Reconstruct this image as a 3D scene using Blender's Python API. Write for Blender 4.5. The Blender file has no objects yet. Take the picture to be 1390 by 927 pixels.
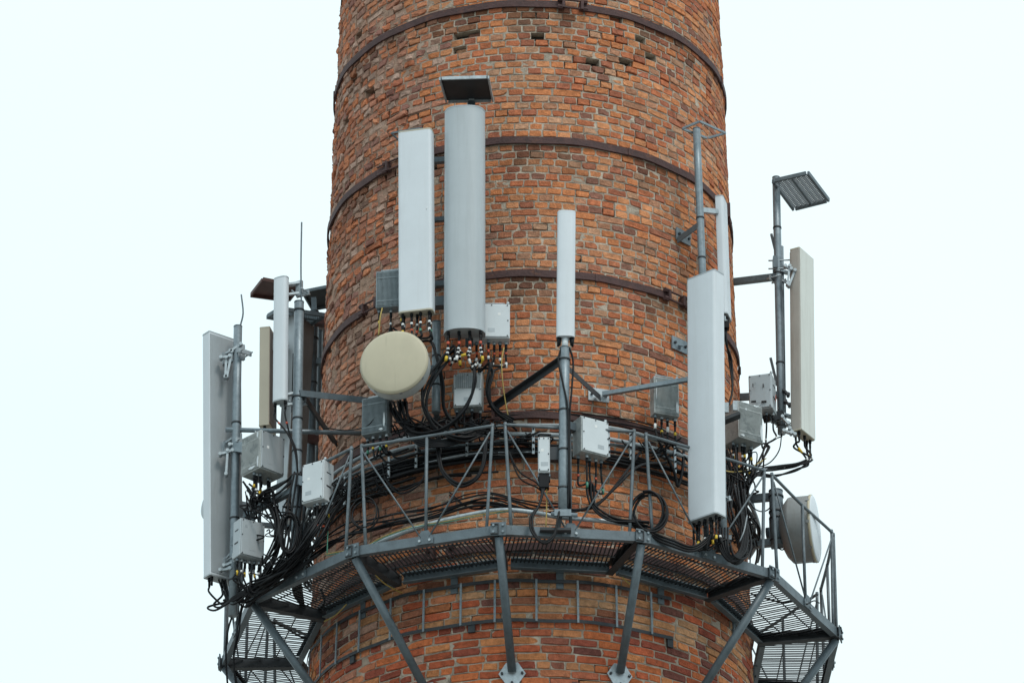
import bpy, math, random
from mathutils import Vector as V

# ------------------------------------------------------------------ camera, world, sun, exposure
S = bpy.context.scene
C = S.collection
FPX, PITCH = 5783.24, 0.4794
CAM = V((-0.1708, -35.0, 1.6))
ZC = 19.7957
cd = bpy.data.cameras.new('camera'); cam = bpy.data.objects.new('camera', cd); C.objects.link(cam)
cam.location = CAM; cam.rotation_euler = (math.pi / 2 + PITCH, 0, 0)
cd.sensor_width = 36; cd.lens = FPX / 1390 * 36; cd.clip_start = 0.5; cd.clip_end = 6000
S.camera = cam
S.view_settings.view_transform = 'Standard'; S.view_settings.look = 'None'
S.view_settings.exposure = 0.0; S.view_settings.gamma = 1.0
SUN_DIR = V((0.42, -0.75, 1.15)).normalized()
sd = bpy.data.lights.new('sun', 'SUN'); sd.energy = 1.5; sd.angle = math.radians(14); sd.color = (1, .93, .85)
sun = bpy.data.objects.new('sun', sd); C.objects.link(sun); sun.location = (10, -20, 40)
sun.rotation_euler = SUN_DIR.to_track_quat('Z', 'Y').to_euler()
W_ = bpy.data.worlds.new('World'); S.world = W_; W_.use_nodes = True
nt = W_.node_tree; nt.nodes.clear()
sky = nt.nodes.new('ShaderNodeTexSky'); sky.sky_type = 'NISHITA'; sky.sun_disc = False
sky.sun_elevation = math.asin(SUN_DIR.z); sky.sun_rotation = math.atan2(SUN_DIR.x, SUN_DIR.y)
bg1 = nt.nodes.new('ShaderNodeBackground'); bg1.inputs[1].default_value = 0.10
nt.links.new(sky.outputs[0], bg1.inputs[0])
# thin bright overcast: a near-white cloud deck in front of the sky, with the faintest unevenness
tc = nt.nodes.new('ShaderNodeTexCoord'); ns = nt.nodes.new('ShaderNodeTexNoise'); ns.inputs['Scale'].default_value = 5
ns.inputs['Detail'].default_value = 3
cr = nt.nodes.new('ShaderNodeValToRGB')
cr.color_ramp.elements[0].position = .35; cr.color_ramp.elements[0].color = (.79, .96, 1.0, 1)
cr.color_ramp.elements[1].position = .7; cr.color_ramp.elements[1].color = (.845, .98, 1.0, 1)
nt.links.new(tc.outputs['Generated'], ns.inputs['Vector']); nt.links.new(ns.outputs['Fac'], cr.inputs[0])
bg2 = nt.nodes.new('ShaderNodeBackground'); bg2.inputs[1].default_value = 1.17
nt.links.new(cr.outputs[0], bg2.inputs[0])
mx = nt.nodes.new('ShaderNodeMixShader'); mx.inputs[0].default_value = .93
wo = nt.nodes.new('ShaderNodeOutputWorld')
nt.links.new(bg1.outputs[0], mx.inputs[1]); nt.links.new(bg2.outputs[0], mx.inputs[2]); nt.links.new(mx.outputs[0], wo.inputs[0])

rnd = random.Random(7)
CP, SP = math.cos(PITCH), math.sin(PITCH)
# ------------------------------------------------------------------ from a sight line of the survey photo to a point in the place
def ray(px, py):
    u = (px - 695) / FPX; v = -(py - 463.5) / FPX
    return V((u, CP - v * SP, SP + v * CP))
def Y(px, py, y):
    r = ray(px, py); return CAM + r * ((y - CAM.y) / r.y)
def Z(px, py, z):
    r = ray(px, py); return CAM + r * ((z - CAM.z) / r.z)
def RAD(z): return 1.9 - .0214 * (z - ZC)
def hit(px, py, rf):
    r = ray(px, py); z = ZC; P = None
    for _ in range(6):
        rr = rf(z); a = r.x**2 + r.y**2; b = 2 * (CAM.x * r.x + CAM.y * r.y); c = CAM.x**2 + CAM.y**2 - rr * rr
        d = max(b * b - 4 * a * c, 0); P = CAM + r * ((-b - math.sqrt(d)) / (2 * a)); z = P.z
    return P
def Wl(px, py, off=0.0): return hit(px, py, lambda z: RAD(z) + off)      # on the chimney face
def Rr(px, py, r): return hit(px, py, lambda z: r)                        # at a distance r from the chimney axis
def project(P):
    d = P - CAM; w = d.y * CP + d.z * SP; v = -d.y * SP + d.z * CP
    return 695 + FPX * d.x / w, 463.5 - FPX * v / w
def pol(r, deg, z): a = math.radians(deg); return V((r * math.cos(a), r * math.sin(a), z))

# ------------------------------------------------------------------ materials
def mat(name, col, rough=.6, metal=0.0, var=.12, scale=8.0, bump=.0, bscale=60, spots=None, spot_scale=6, spot_pos=.62, attr=None, spec=.5, streak=None):
    m = bpy.data.materials.new(name); m.use_nodes = True; t = m.node_tree; n = t.nodes; L = t.links
    b = n['Principled BSDF']; b.inputs['Roughness'].default_value = rough; b.inputs['Metallic'].default_value = metal
    b.inputs['Specular IOR Level'].default_value = spec
    tcn = n.new('ShaderNodeTexCoord')
    no = n.new('ShaderNodeTexNoise'); no.inputs['Scale'].default_value = scale; no.inputs['Detail'].default_value = 6
    no.inputs['Roughness'].default_value = .65
    L.new(tcn.outputs['Object'], no.inputs['Vector'])
    mr = n.new('ShaderNodeMapRange'); mr.inputs['From Min'].default_value = .3; mr.inputs['From Max'].default_value = .7
    mr.inputs['To Min'].default_value = 1 - var; mr.inputs['To Max'].default_value = 1 + var
    L.new(no.outputs['Fac'], mr.inputs['Value'])
    mul = n.new('ShaderNodeMix'); mul.data_type = 'RGBA'; mul.blend_type = 'MULTIPLY'; mul.inputs[0].default_value = 1
    if attr:
        at = n.new('ShaderNodeAttribute'); at.attribute_name = attr; L.new(at.outputs['Color'], mul.inputs[6])
    else:
        mul.inputs[6].default_value = (*col, 1)
    L.new(mr.outputs[0], mul.inputs[7]); out = mul.outputs[2]
    def layer(out, color, sc, p0, p1, stretch=None, amt=1.0):
        n2 = n.new('ShaderNodeTexNoise'); n2.inputs['Scale'].default_value = sc; n2.inputs['Detail'].default_value = 5
        n2.inputs['Roughness'].default_value = .7
        if stretch:
            mp = n.new('ShaderNodeMapping'); mp.inputs['Scale'].default_value = stretch
            L.new(tcn.outputs['Object'], mp.inputs[0]); L.new(mp.outputs[0], n2.inputs['Vector'])
        else: L.new(tcn.outputs['Object'], n2.inputs['Vector'])
        r2 = n.new('ShaderNodeMapRange'); r2.inputs['From Min'].default_value = p0; r2.inputs['From Max'].default_value = p1
        r2.inputs['To Max'].default_value = amt; L.new(n2.outputs['Fac'], r2.inputs['Value'])
        mm = n.new('ShaderNodeMix'); mm.data_type = 'RGBA'; L.new(r2.outputs[0], mm.inputs[0]); L.new(out, mm.inputs[6]); mm.inputs[7].default_value = (*color, 1)
        return mm.outputs[2]
    for s in (spots or []): out = layer(out, *s)
    L.new(out, b.inputs['Base Color'])
    if bump:
        n3 = n.new('ShaderNodeTexNoise'); n3.inputs['Scale'].default_value = bscale; n3.inputs['Detail'].default_value = 4
        L.new(tcn.outputs['Object'], n3.inputs['Vector'])
        bp = n.new('ShaderNodeBump'); bp.inputs['Strength'].default_value = bump; bp.inputs['Distance'].default_value = .012
        L.new(n3.outputs['Fac'], bp.inputs['Height']); L.new(bp.outputs[0], b.inputs['Normal'])
    return m
# spots: (colour, scale, from, to, stretch, amount)
M = dict(
 brick=mat('brick_clay', (1, 1, 1), .9, var=.32, scale=22, bump=.9, bscale=75, attr='tint', spec=.2,
           spots=[((.07, .045, .035), 9, .62, .76, None, .7), ((.44, .33, .26), 14, .64, .82, None, .3), ((.03, .025, .022), 55, .62, .74, None, .75), ((.05, .035, .028), 28, .62, .72, None, .6)]),
 mortar=mat('lime_mortar', (1, 1, 1), .95, var=.3, scale=14, bump=1, bscale=60, spec=.15, attr='tint',
           spots=[((.07, .052, .042), 9, .60, .74, None, .75), ((.30, .14, .08), 13, .58, .74, None, .4)]),
 dark=mat('dark_core', (.035, .026, .022), .95, var=.3),  # near-black core behind the brickwork
 rust=mat('rusted_iron', (.060, .027, .026), .75, var=.35, scale=12, bump=.5, bscale=50, spots=[((.16, .06, .028), 7, .58, .72, (1, 1, 2), .7), ((.03, .022, .026), 20, .56, .7, None, .6)]),
 steel=mat('painted_grey_steel', (.105, .135, .155), .5, .25, var=.22, scale=10, bump=.12, spots=[((.045, .055, .062), 9, .58, .75, (1, 1, .3), .6), ((.15, .10, .07), 14, .68, .78, None, .4)]),
 galv=mat('galvanised_steel', (.20, .245, .275), .45, .35, var=.2, scale=26, bump=.08, spots=[((.10, .125, .14), 14, .56, .7, (1, 1, .5), .5), ((.14, .09, .06), 9, .70, .8, (1, 1, .3), .5)]),
 railp=mat('weathered_railing_paint', (.115, .142, .16), .5, .25, var=.3, scale=12, bump=.1, spots=[((.07, .08, .088), 9, .54, .7, (1, 1, .4), .7), ((.16, .10, .065), 12, .66, .76, None, .6), ((.26, .30, .32), 7, .62, .75, None, .6)]),
 galvl=mat('bright_zinc', (.38, .43, .46), .42, .4, var=.2, scale=30, spots=[((.16, .18, .19), 18, .56, .7, None, .6)]),
 darks=mat('dark_grating_steel', (.034, .04, .046), .55, .25, var=.25, scale=12, spots=[((.11, .07, .05), 10, .62, .75, None, .4)]),
 black=mat('black_cable_sheath', (.006, .007, .009), .5, var=.3, scale=6, spec=.22),
 greyc=mat('grey_conduit_plastic', (.27, .31, .335), .5, var=.18, scale=8, spots=[((.12, .13, .14), 6, .6, .75, None, .6)]),
 radome=mat('pale_radome', (.60, .65, .695), .42, var=.05, scale=2.0, bump=.02, spots=[((.50, .53, .55), 3, .50, .76, (4, 4, .3), .4), ((.38, .38, .37), 1.4, .64, .80, (12, 12, .25), .4), ((.28, .27, .25), 26, .70, .76, None, .6)]),
 radomeg=mat('grey_radome', (.40, .445, .475), .45, var=.05, scale=2.0, spots=[((.33, .365, .385), 3, .48, .74, (4, 4, .28), .5), ((.27, .275, .27), 1.4, .64, .80, (12, 12, .25), .4), ((.2, .2, .19), 26, .70, .76, None, .5)]),
 radomew=mat('greenish_pale_radome', (.60, .62, .585), .45, var=.05, scale=2.5, spots=[((.42, .42, .38), 3, .50, .74, (7, 7, .3), .6)]),
 radomeb=mat('beige_radome', (.43, .40, .32), .5, var=.06, scale=3, spots=[((.3, .27, .22), 4, .56, .75, (4, 4, .4), .5)]),
 backp=mat('antenna_back_metal', (.37, .41, .435), .45, .3, var=.07, scale=3, spots=[((.27, .285, .29), 4, .55, .75, (4, 4, .4), .5)]),
 brownp2=mat('taupe_panel', (.36, .34, .31), .55, var=.08, scale=3, spots=[((.22, .19, .16), 4, .5, .72, (5, 5, .4), .6)]),  # taupe body of the far right panel, darker than its front face
 brownp=mat('dirty_brown_panel', (.16, .145, .135), .6, var=.1, scale=4, spots=[((.08, .07, .065), 5, .55, .75, (4, 4, .4), .6)]),
 dish=mat('beige_dish_cover', (.47, .43, .32), .55, var=.03, scale=2.5, spots=[((.36, .33, .25), 2.2, .50, .8, (1, 1, .5), .55), ((.30, .27, .2), 4, .60, .75, (7, 7, .5), .5)]),
 drumw=mat('pale_dish_drum', (.46, .48, .48), .5, var=.06, scale=5, spots=[((.30, .30, .28), 3, .52, .74, (5, 5, .5), .6)]),
 drum=mat('grey_dish_drum', (.25, .265, .27), .5, var=.08, scale=5, spots=[((.20, .19, .17), 3, .5, .72, (5, 5, .5), .7)]),
 white=mat('white_unit_paint', (.56, .61, .64), .45, var=.05, scale=5, spots=[((.36, .37, .36), 9, .62, .78, (2, 2, .6), .5)]),
 unit=mat('grey_unit_casting', (.38, .41, .41), .5, .2, var=.18, scale=10, bump=.15, bscale=90, spots=[((.23, .26, .265), 9, .52, .60, None, .8), ((.48, .52, .53), 7, .66, .71, None, .8)]),
 unitd=mat('dull_blue_unit_casting', (.19, .23, .25), .5, .2, var=.2, scale=14, bump=.15, bscale=90, spots=[((.40, .44, .45), 8, .68, .72, None, .7), ((.09, .105, .115), 10, .55, .68, None, .6)]),
 redp=mat('red_oxide_steel', (.085, .04, .036), .6, .1, var=.25, scale=8, spots=[((.15, .08, .06), 9, .58, .72, None, .6)]),
 under=mat('black_plate', (.022, .026, .03), .55, .2, var=.3, scale=6),
 yellow=mat('yellow_tape', (.62, .42, .03), .5, var=.12), red=mat('red_tape', (.45, .07, .03), .5, var=.12), whitet=mat('white_tape', (.72, .74, .74), .5, var=.08),
 green=mat('green_wire', (.05, .22, .15), .5, var=.15), ywire=mat('yellow_wire', (.42, .31, .09), .5, var=.2),
 slot=mat('black_slot', (.015, .015, .017), .6), ground=mat('bare_earth', (.25, .24, .22), .95, var=.25, scale=.6),
)

# ------------------------------------------------------------------ mesh helpers
class MB:
    def __init__(s): s.v = []; s.f = []; s.sm = []; s.tint = []
    def add(s, vs, fs, smooth=False):
        o = len(s.v); s.v += [tuple(p) for p in vs]; s.f += [tuple(i + o for i in f) for f in fs]; s.sm += [smooth] * len(fs); return s
    def obox(s, c, ax, ay, az):                                   # centre and three half-axis vectors
        c, ax, ay, az = V(c), V(ax), V(ay), V(az)
        vs = [c + ax * i + ay * j + az * k for k in (-1, 1) for j in (-1, 1) for i in (-1, 1)]
        return s.add(vs, [(0, 2, 3, 1), (4, 5, 7, 6), (0, 1, 5, 4), (2, 6, 7, 3), (0, 4, 6, 2), (1, 3, 7, 5)])
    def bar(s, a, b, w, h, up=V((0, 0, 1))):
        a, b = V(a), V(b); d = b - a; t = d.normalized(); sd_ = t.cross(V(up))
        if sd_.length < 1e-4: sd_ = t.cross(V((0, 1, 0)))
        sd_.normalize(); u = sd_.cross(t)
        return s.obox((a + b) / 2, d / 2, sd_ * w / 2, u * h / 2)
    def angle(s, a, b, w, t=.007, up=V((0, 0, 1)), flip=1):        # L section
        a, b = V(a), V(b); d = (b - a).normalized(); sd_ = d.cross(V(up)); sd_.normalize(); u = sd_.cross(d)
        s.bar(a, b, w, t, up); o = sd_ * (flip * (w / 2 - t / 2)) - u * (w / 2 + t * .5)
        return s.bar(a + o, b + o, t, w, up)
    def channel(s, a, b, w, h, t=.008, flip=1):                    # C section, web on one side
        a, b = V(a), V(b); d = (b - a).normalized(); sd_ = d.cross(V((0, 0, 1))).normalized() * flip
        s.bar(a, b, t, h); o = sd_ * (w / 2 + t * .5)
        for k in (-1, 1): s.bar(a + o + V((0, 0, k * (h / 2 - t / 2))), b + o + V((0, 0, k * (h / 2 - t / 2))), w, t)
        return s
    def tube(s, pts, r, n=8, cap=True, smooth=True):
        pts = [V(p) for p in pts]; k = len(pts); rings = []; prev = None
        for i in range(k):
            t = (pts[min(i + 1, k - 1)] - pts[max(i - 1, 0)])
            t = t.normalized() if t.length > 1e-9 else V((0, 0, 1))
            if prev is None:
                a = V((0, 0, 1)) if abs(t.z) < .9 else V((1, 0, 0)); nrm = t.cross(a).normalized()
            else:
                nrm = (prev - t * prev.dot(t)); nrm = nrm.normalized() if nrm.length > 1e-6 else t.cross(V((1, 0, 0))).normalized()
            prev = nrm; bn = t.cross(nrm); rr = r[i] if isinstance(r, (list, tuple)) else r
            rings += [pts[i] + (nrm * math.cos(2 * math.pi * j / n) + bn * math.sin(2 * math.pi * j / n)) * rr for j in range(n)]
        fs = [(i * n + j, i * n + (j + 1) % n, (i + 1) * n + (j + 1) % n, (i + 1) * n + j) for i in range(k - 1) for j in range(n)]
        s.add(rings, fs, smooth)
        if cap:
            o = len(s.v) - k * n
            s.f += [tuple(o + j for j in range(n))[::-1], tuple(o + (k - 1) * n + j for j in range(n))]; s.sm += [False] * 2
        return s
    def prism(s, poly, c, ux, uy, uz, h0, h1, smooth=True, inset=0):  # polygon (u,v) extruded along uz
        n = len(poly); c, ux, uy, uz = V(c), V(ux), V(uy), V(uz)
        vs = [c + ux * p[0] + uy * p[1] + uz * h for h in (h0, h1) for p in poly]
        s.add(vs, [(j, (j + 1) % n, n + (j + 1) % n, n + j) for j in range(n)], smooth)
        s.add(vs[:n], [tuple(range(n))[::-1]]); s.add(vs[n:], [tuple(range(n))]); return s
    def lathe(s, prof, c, axis, n=32, smooth=True):                # profile of (radius, along)
        c = V(c); ax = V(axis).normalized(); a = V((0, 0, 1)) if abs(ax.z) < .9 else V((1, 0, 0)); u = ax.cross(a).normalized(); w = ax.cross(u)
        k = len(prof); vs = [c + ax * h + (u * math.cos(2 * math.pi * j / n) + w * math.sin(2 * math.pi * j / n)) * r for r, h in prof for j in range(n)]
        return s.add(vs, [(i * n + j, (i + 1) * n + j, (i + 1) * n + (j + 1) % n, i * n + (j + 1) % n) for i in range(k - 1) for j in range(n)], smooth)
    def build(s, name, m, parent=None, label=None, kind=None, bevel=0):
        o0 = V(parent['origin']) if parent else V((0, 0, 0))
        me = bpy.data.meshes.new(name); me.from_pydata([(p[0] - o0.x, p[1] - o0.y, p[2] - o0.z) for p in s.v], [], s.f)
        me.polygons.foreach_set('use_smooth', s.sm)
        if s.tint:
            at = me.color_attributes.new('tint', 'FLOAT_COLOR', 'POINT'); at.data.foreach_set('color', s.tint)
        me.materials.append(M[m]); me.update()
        o = bpy.data.objects.new(name, me); C.objects.link(o)
        if parent: o.parent = parent; o['origin'] = parent['origin']
        if label: o['label'] = label
        if kind: o['kind'] = kind
        if bevel:
            b = o.modifiers.new('edge', 'BEVEL'); b.width = bevel; b.segments = 2; b.limit_method = 'ANGLE'; b.angle_limit = math.radians(40)
        return o
def thing(name, label, cat, loc, group=None):
    o = bpy.data.objects.new(name, None); C.objects.link(o); o.location = loc; o['origin'] = tuple(loc); o['label'] = label; o['category'] = cat
    o.empty_display_size = .1
    if group: o['group'] = group
    return o
def sub(child_parent, mb, name, m, **k): return mb.build(name, m, child_parent, **k)
def spline(pts, n=7):
    pts = [V(p) for p in pts]
    if len(pts) < 3: return pts
    q = [pts[0] * 2 - pts[1]] + pts + [pts[-1] * 2 - pts[-2]]; out = []
    for i in range(1, len(q) - 2):
        a, b, c, d = q[i - 1:i + 3]
        for k in range(n):
            t = k / n; out.append(.5 * ((2 * b) + (c - a) * t + (2 * a - 5 * b + 4 * c - d) * t * t + (3 * b - a - 3 * c + d) * t**3))
    return out + [pts[-1]]

# ------------------------------------------------------------------ ground (far below the frame)
g = MB(); N = 24; gs = 3000
g.add([(-gs + 2 * gs * i / N, -gs + 2 * gs * j / N, 0) for j in range(N + 1) for i in range(N + 1)],
      [(j * (N + 1) + i, j * (N + 1) + i + 1, (j + 1) * (N + 1) + i + 1, (j + 1) * (N + 1) + i) for j in range(N) for i in range(N)])
g.build('ground', 'ground', kind='structure')

# ------------------------------------------------------------------ the brick chimney
chim = thing('brick_chimney', 'tall round chimney of weathered orange brick carrying all the antennas', 'chimney', (0, 0, 0))
ZA, ZB, AA, AB = 14.7, 23.3, -202.0, 22.0
sh = MB(); prof = [(RAD(0), 0), (RAD(ZA), ZA), (RAD(ZA) - .1, ZA + .001), (RAD(ZB) - .1, ZB), (RAD(ZB), ZB + .001), (RAD(27), 27.0), (RAD(27) + .09, 27.05), (RAD(27) + .09, 27.5), (1.3, 27.5), (1.3, 26)]
sh.lathe(prof, (0, 0, 0), (0, 0, 1), 96); sh.build('inner_shaft', 'dark', chim)
bk = MB()
for i in range(40):
    a0 = AB + (360 - (AB - AA)) * i / 40; a1 = AB + (360 - (AB - AA)) * (i + 1) / 40
    bk.add([pol(RAD(z) - .004, a, z) for z, a in ((ZA, a0), (ZA, a1), (ZB, a1), (ZB, a0))], [(0, 1, 2, 3)])
bk.tint = [.3, .16, .1, 1] * len(bk.v); bk.build('rear_brick_face', 'mortar', chim)

# holes seen in the photo (missing bricks), as points on the face
holes = [(587,45),(599,53),(627,63),(480,108),(502,121),(468,164),(761,35),(767,46),(728,45),(807,80),(510,283),(495,345),(868,55),(941,92),(853,85),(886,75),(905,70),(843,425),(637,636),(643,641)]
HP = [Wl(*h) for h in holes]
def zone(z, a):
    f = -110 - a                                                   # >0: the weathered flank on the left
    return max(0.0, min(1.0, f / 22.0)) * (1 if z > 16.9 else .35)
def lerp(a, b, t): return tuple(x + (y - x) * t for x, y in zip(a, b))
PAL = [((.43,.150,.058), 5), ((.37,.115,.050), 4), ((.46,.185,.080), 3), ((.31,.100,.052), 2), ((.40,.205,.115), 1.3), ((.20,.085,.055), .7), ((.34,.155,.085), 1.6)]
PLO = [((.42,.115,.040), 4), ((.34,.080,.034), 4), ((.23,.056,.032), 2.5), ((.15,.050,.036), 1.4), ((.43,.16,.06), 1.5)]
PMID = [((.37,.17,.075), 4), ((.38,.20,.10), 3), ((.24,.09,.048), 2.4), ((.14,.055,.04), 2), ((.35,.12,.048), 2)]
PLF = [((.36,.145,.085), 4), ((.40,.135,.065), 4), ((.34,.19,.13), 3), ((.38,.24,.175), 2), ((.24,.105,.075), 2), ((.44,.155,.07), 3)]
def pick(p): return rnd.choices([c for c, _ in p], [w for _, w in p])[0]
def brick_geo(ac, zc_, w, h, pr_, er):
    """one brick: a worn outline with a chamfered arris, 48 triangles"""
    cor = [(-.5,-.5),(-.17,-.5),(.17,-.5),(.5,-.5),(.5,0),(.5,.5),(.17,.5),(-.17,.5),(-.5,.5),(-.5,0)]
    j = .0035 + .0055 * er; sw = 1 - .06 * er * rnd.random(); shh = 1 - .10 * er * rnd.random()
    out = []
    chip = rnd.randrange(10) if rnd.random() < .12 + .2 * er else -1
    for i, (s_, t_) in enumerate(cor):
        k = .78 if i == chip else 1
        rc = .965 if i in (0, 3, 5, 8) else 1
        out.append((s_ * w * sw * k * rc + rnd.gauss(0, j * .8), t_ * h * shh * k * rc + rnd.gauss(0, j * .45)))
    rot = rnd.gauss(0, .012 + .022 * er); cr_, sr_ = math.cos(rot), math.sin(rot)
    out = [(x * cr_ - y * sr_, x * sr_ + y * cr_) for x, y in out]
    tl, tv = rnd.gauss(0, .02 + .05 * er), rnd.gauss(0, .025 + .04 * er)
    R0 = RAD(zc_); vs = []
    for dep, ins in ((-.035, 1.0), (-.0045, 1.0), (0, None)):
        for x, y in out:
            if ins is None: kx = max(0, 1 - .0055 / (abs(x) + .004)); ky = max(0, 1 - .0045 / (abs(y) + .004)); x2, y2 = x * kx, y * ky
            else: x2, y2 = x, y
            r = RAD(zc_ + y2) + pr_ + dep + (x2 * tl + y2 * tv if dep > -.03 else 0) + (rnd.gauss(0, .0012 + .004 * er) if ins is None else 0)
            a = math.radians(ac) + x2 / R0
            vs.append((r * math.cos(a), r * math.sin(a), zc_ + y2))
    n = 10
    fs = [(k * n + i, k * n + (i + 1) % n, (k + 1) * n + (i + 1) % n, (k + 1) * n + i) for k in (0, 1) for i in range(n)] + [tuple(2 * n + i for i in range(n))]
    return vs, fs
from mathutils import noise
BZ = [Wl(720, q, .02).z for q in (5, 190, 371, 563, 741)]
HC = .0745; items = []; pad = MB(); z = ZA; row = 0
covers = [(541,178,590,428),(604,145,658,452),(756,288,781,457),(931,372,981,705),(490,450,580,545),(783,567,822,625),(655,415,692,463),(880,515,922,570)]
while z < ZB - HC * .5:
    hc = HC * rnd.uniform(.985, 1.015); zc_ = z + hc / 2; R0 = RAD(zc_)
    yf = project(V((0, -R0, zc_)))[1]                               # where this course crosses the front
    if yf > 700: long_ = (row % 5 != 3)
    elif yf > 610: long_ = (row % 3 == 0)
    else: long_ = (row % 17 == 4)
    base = .258 if long_ else .1275
    a = AA + rnd.uniform(0, 4) + (row % 2) * math.degrees(base / 2 / R0)
    while a < AB:
        w = base * rnd.uniform(.93, 1.06)
        if rnd.random() < .035: w = base * (.55 if long_ else 1.5)
        da = math.degrees(w / R0); ac = a + da / 2; a += da
        P = pol(R0, ac, zc_); er = zone(zc_, ac) * rnd.uniform(.5, 1.1)
        wav = .006 * math.sin(ac * .21 + zc_ * 2.1) * math.sin(zc_ * 1.7 + 1)
        qx, qy = project(P); rough = max(0, 1 - math.hypot((qx - 822) / 62, (qy - 84) / 62)) + max(0, .7 - math.hypot((qx - 925) / 60, (qy - 95) / 45)) + max(0, .7 - math.hypot((qx - 770) / 60, (qy - 330) / 26)) + max(0, .6 - math.hypot((qx - 930) / 50, (qy - 365) / 50))
        er = max(er, rough * .6)
        miss = any((P - H).length < max(w * .5, .05) * .8 and abs(P.z - H.z) < hc * .5 for H in HP)
        if not miss and rnd.random() < .001 + .004 * er and yf < 600: miss = True
        pr_ = rnd.gauss(.001, .0022 + .0025 * er) - (.012 * er if rnd.random() < .12 else 0) + .003 * er + wav
        jt = .0118 * rnd.uniform(.75, 1.3) * (1 + .9 * er)
        # bed of mortar behind and around the brick
        mr_ = -.0055 + rnd.uniform(-.002, .002) - .004 * er * rnd.random() + .002 * er + wav - (.075 if miss else 0) - (rnd.uniform(.01, .045) if rnd.random() < .065 + .12 * er + .4 * rough else 0)
        hw, hz = math.degrees((w / 2 - .0003) / R0), hc / 2 - .0003
        f = [pol(RAD(zc_ + k * hz) + mr_ + (rnd.uniform(-.003, .003)), ac + s_ * hw, zc_ + k * hz) for s_, k in ((-1,-1),(1,-1),(1,1),(-1,1))]
        bck = [pol(R0 - .098, ac + s_ * hw, zc_ + k * hz) for s_, k in ((-1,-1),(1,-1),(1,1),(-1,1))]
        pad.add(f + bck, [(0,1,2,3),(0,4,5,1),(1,5,6,2),(2,6,7,3),(3,7,4,0)])
        mc = lerp((.41, .35, .285), (.33, .215, .16), min(1, zone(zc_, ac))); mk = rnd.uniform(.8, 1.12) * (.13 if miss else 1); pad.tint += [mc[0] * mk, mc[1] * mk, mc[2] * mk, 1] * 8  # beds of missing bricks tinted near black: the hole's shade put into the colour
        if miss and rnd.random() < .85: continue
        if miss: pr_ -= .05
        vs, fs = brick_geo(ac, zc_, w - jt, hc - .0135 * rnd.uniform(.8, 1.25), pr_, er)
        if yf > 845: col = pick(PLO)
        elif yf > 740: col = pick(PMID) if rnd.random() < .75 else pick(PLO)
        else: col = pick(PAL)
        e2 = min(1, zone(zc_, ac))
        if rnd.random() < e2: col = pick(PLF)
        lo = noise.noise(P * .9) * .5 + noise.noise(P * 2.3 + V((5, 1, 2))) * .5
        k = rnd.uniform(.86, 1.14) * 1.15 * (1 + .24 * lo); col = (col[0] * k * .97, col[1] * k * 1.03, col[2] * k * 1.12)
        lo2 = noise.noise(P * 1.4 + V((9, 4, 7)))
        if lo2 > .18: g_ = min(.22, (lo2 - .18) * .8); col = lerp(col, (.40, .27, .19), g_ * rnd.uniform(.5, 1))      # pale repaired, mortar-washed patches
        if e2 > 0 and 16.9 < zc_ < 19.6: col = lerp(col, (.40, .26, .20), .5 * e2 * rnd.uniform(.3, 1) * min(1, (19.6 - zc_) / .4))   # washed, salt-bleached flank
        dn = min([bz - zc_ for bz in BZ if bz - zc_ > -.02] or [9])
        if dn < .42:                                                                   # rust and soot washed down from the iron bands
            run = max(0, noise.noise(V((ac * .22, dn * .6, 3.3))) + .18) * (1 - dn / .42)
            col = lerp(col, (.085, .045, .032), min(.75, run * 1.9))
        x, y = project(P); vis = 0
        nv = P.copy(); nv.z = 0; nv.normalize(); face = max(0, -(nv.dot((P - CAM).normalized())))
        if -20 < x < 1410 and 4 < y < 923 and face > .12 and not any(c[0] < x < c[2] and c[1] < y < c[3] for c in covers):
            vis = (w - jt) * face * (.6 if er > .5 else 1) + (.0 if yf > 700 else 0) + rnd.random() * .002
        items.append((vis, vs, fs, col))
    z += hc; row += 1
items.sort(key=lambda t: -t[0])
stuff = MB()
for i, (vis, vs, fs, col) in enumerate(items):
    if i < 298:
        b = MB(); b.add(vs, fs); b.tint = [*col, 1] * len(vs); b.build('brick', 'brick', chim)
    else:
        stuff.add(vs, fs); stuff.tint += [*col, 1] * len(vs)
stuff.build('brickwork', 'brick', chim, kind='stuff'); pad.build('mortar_bed', 'mortar', chim, kind='stuff')

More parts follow.
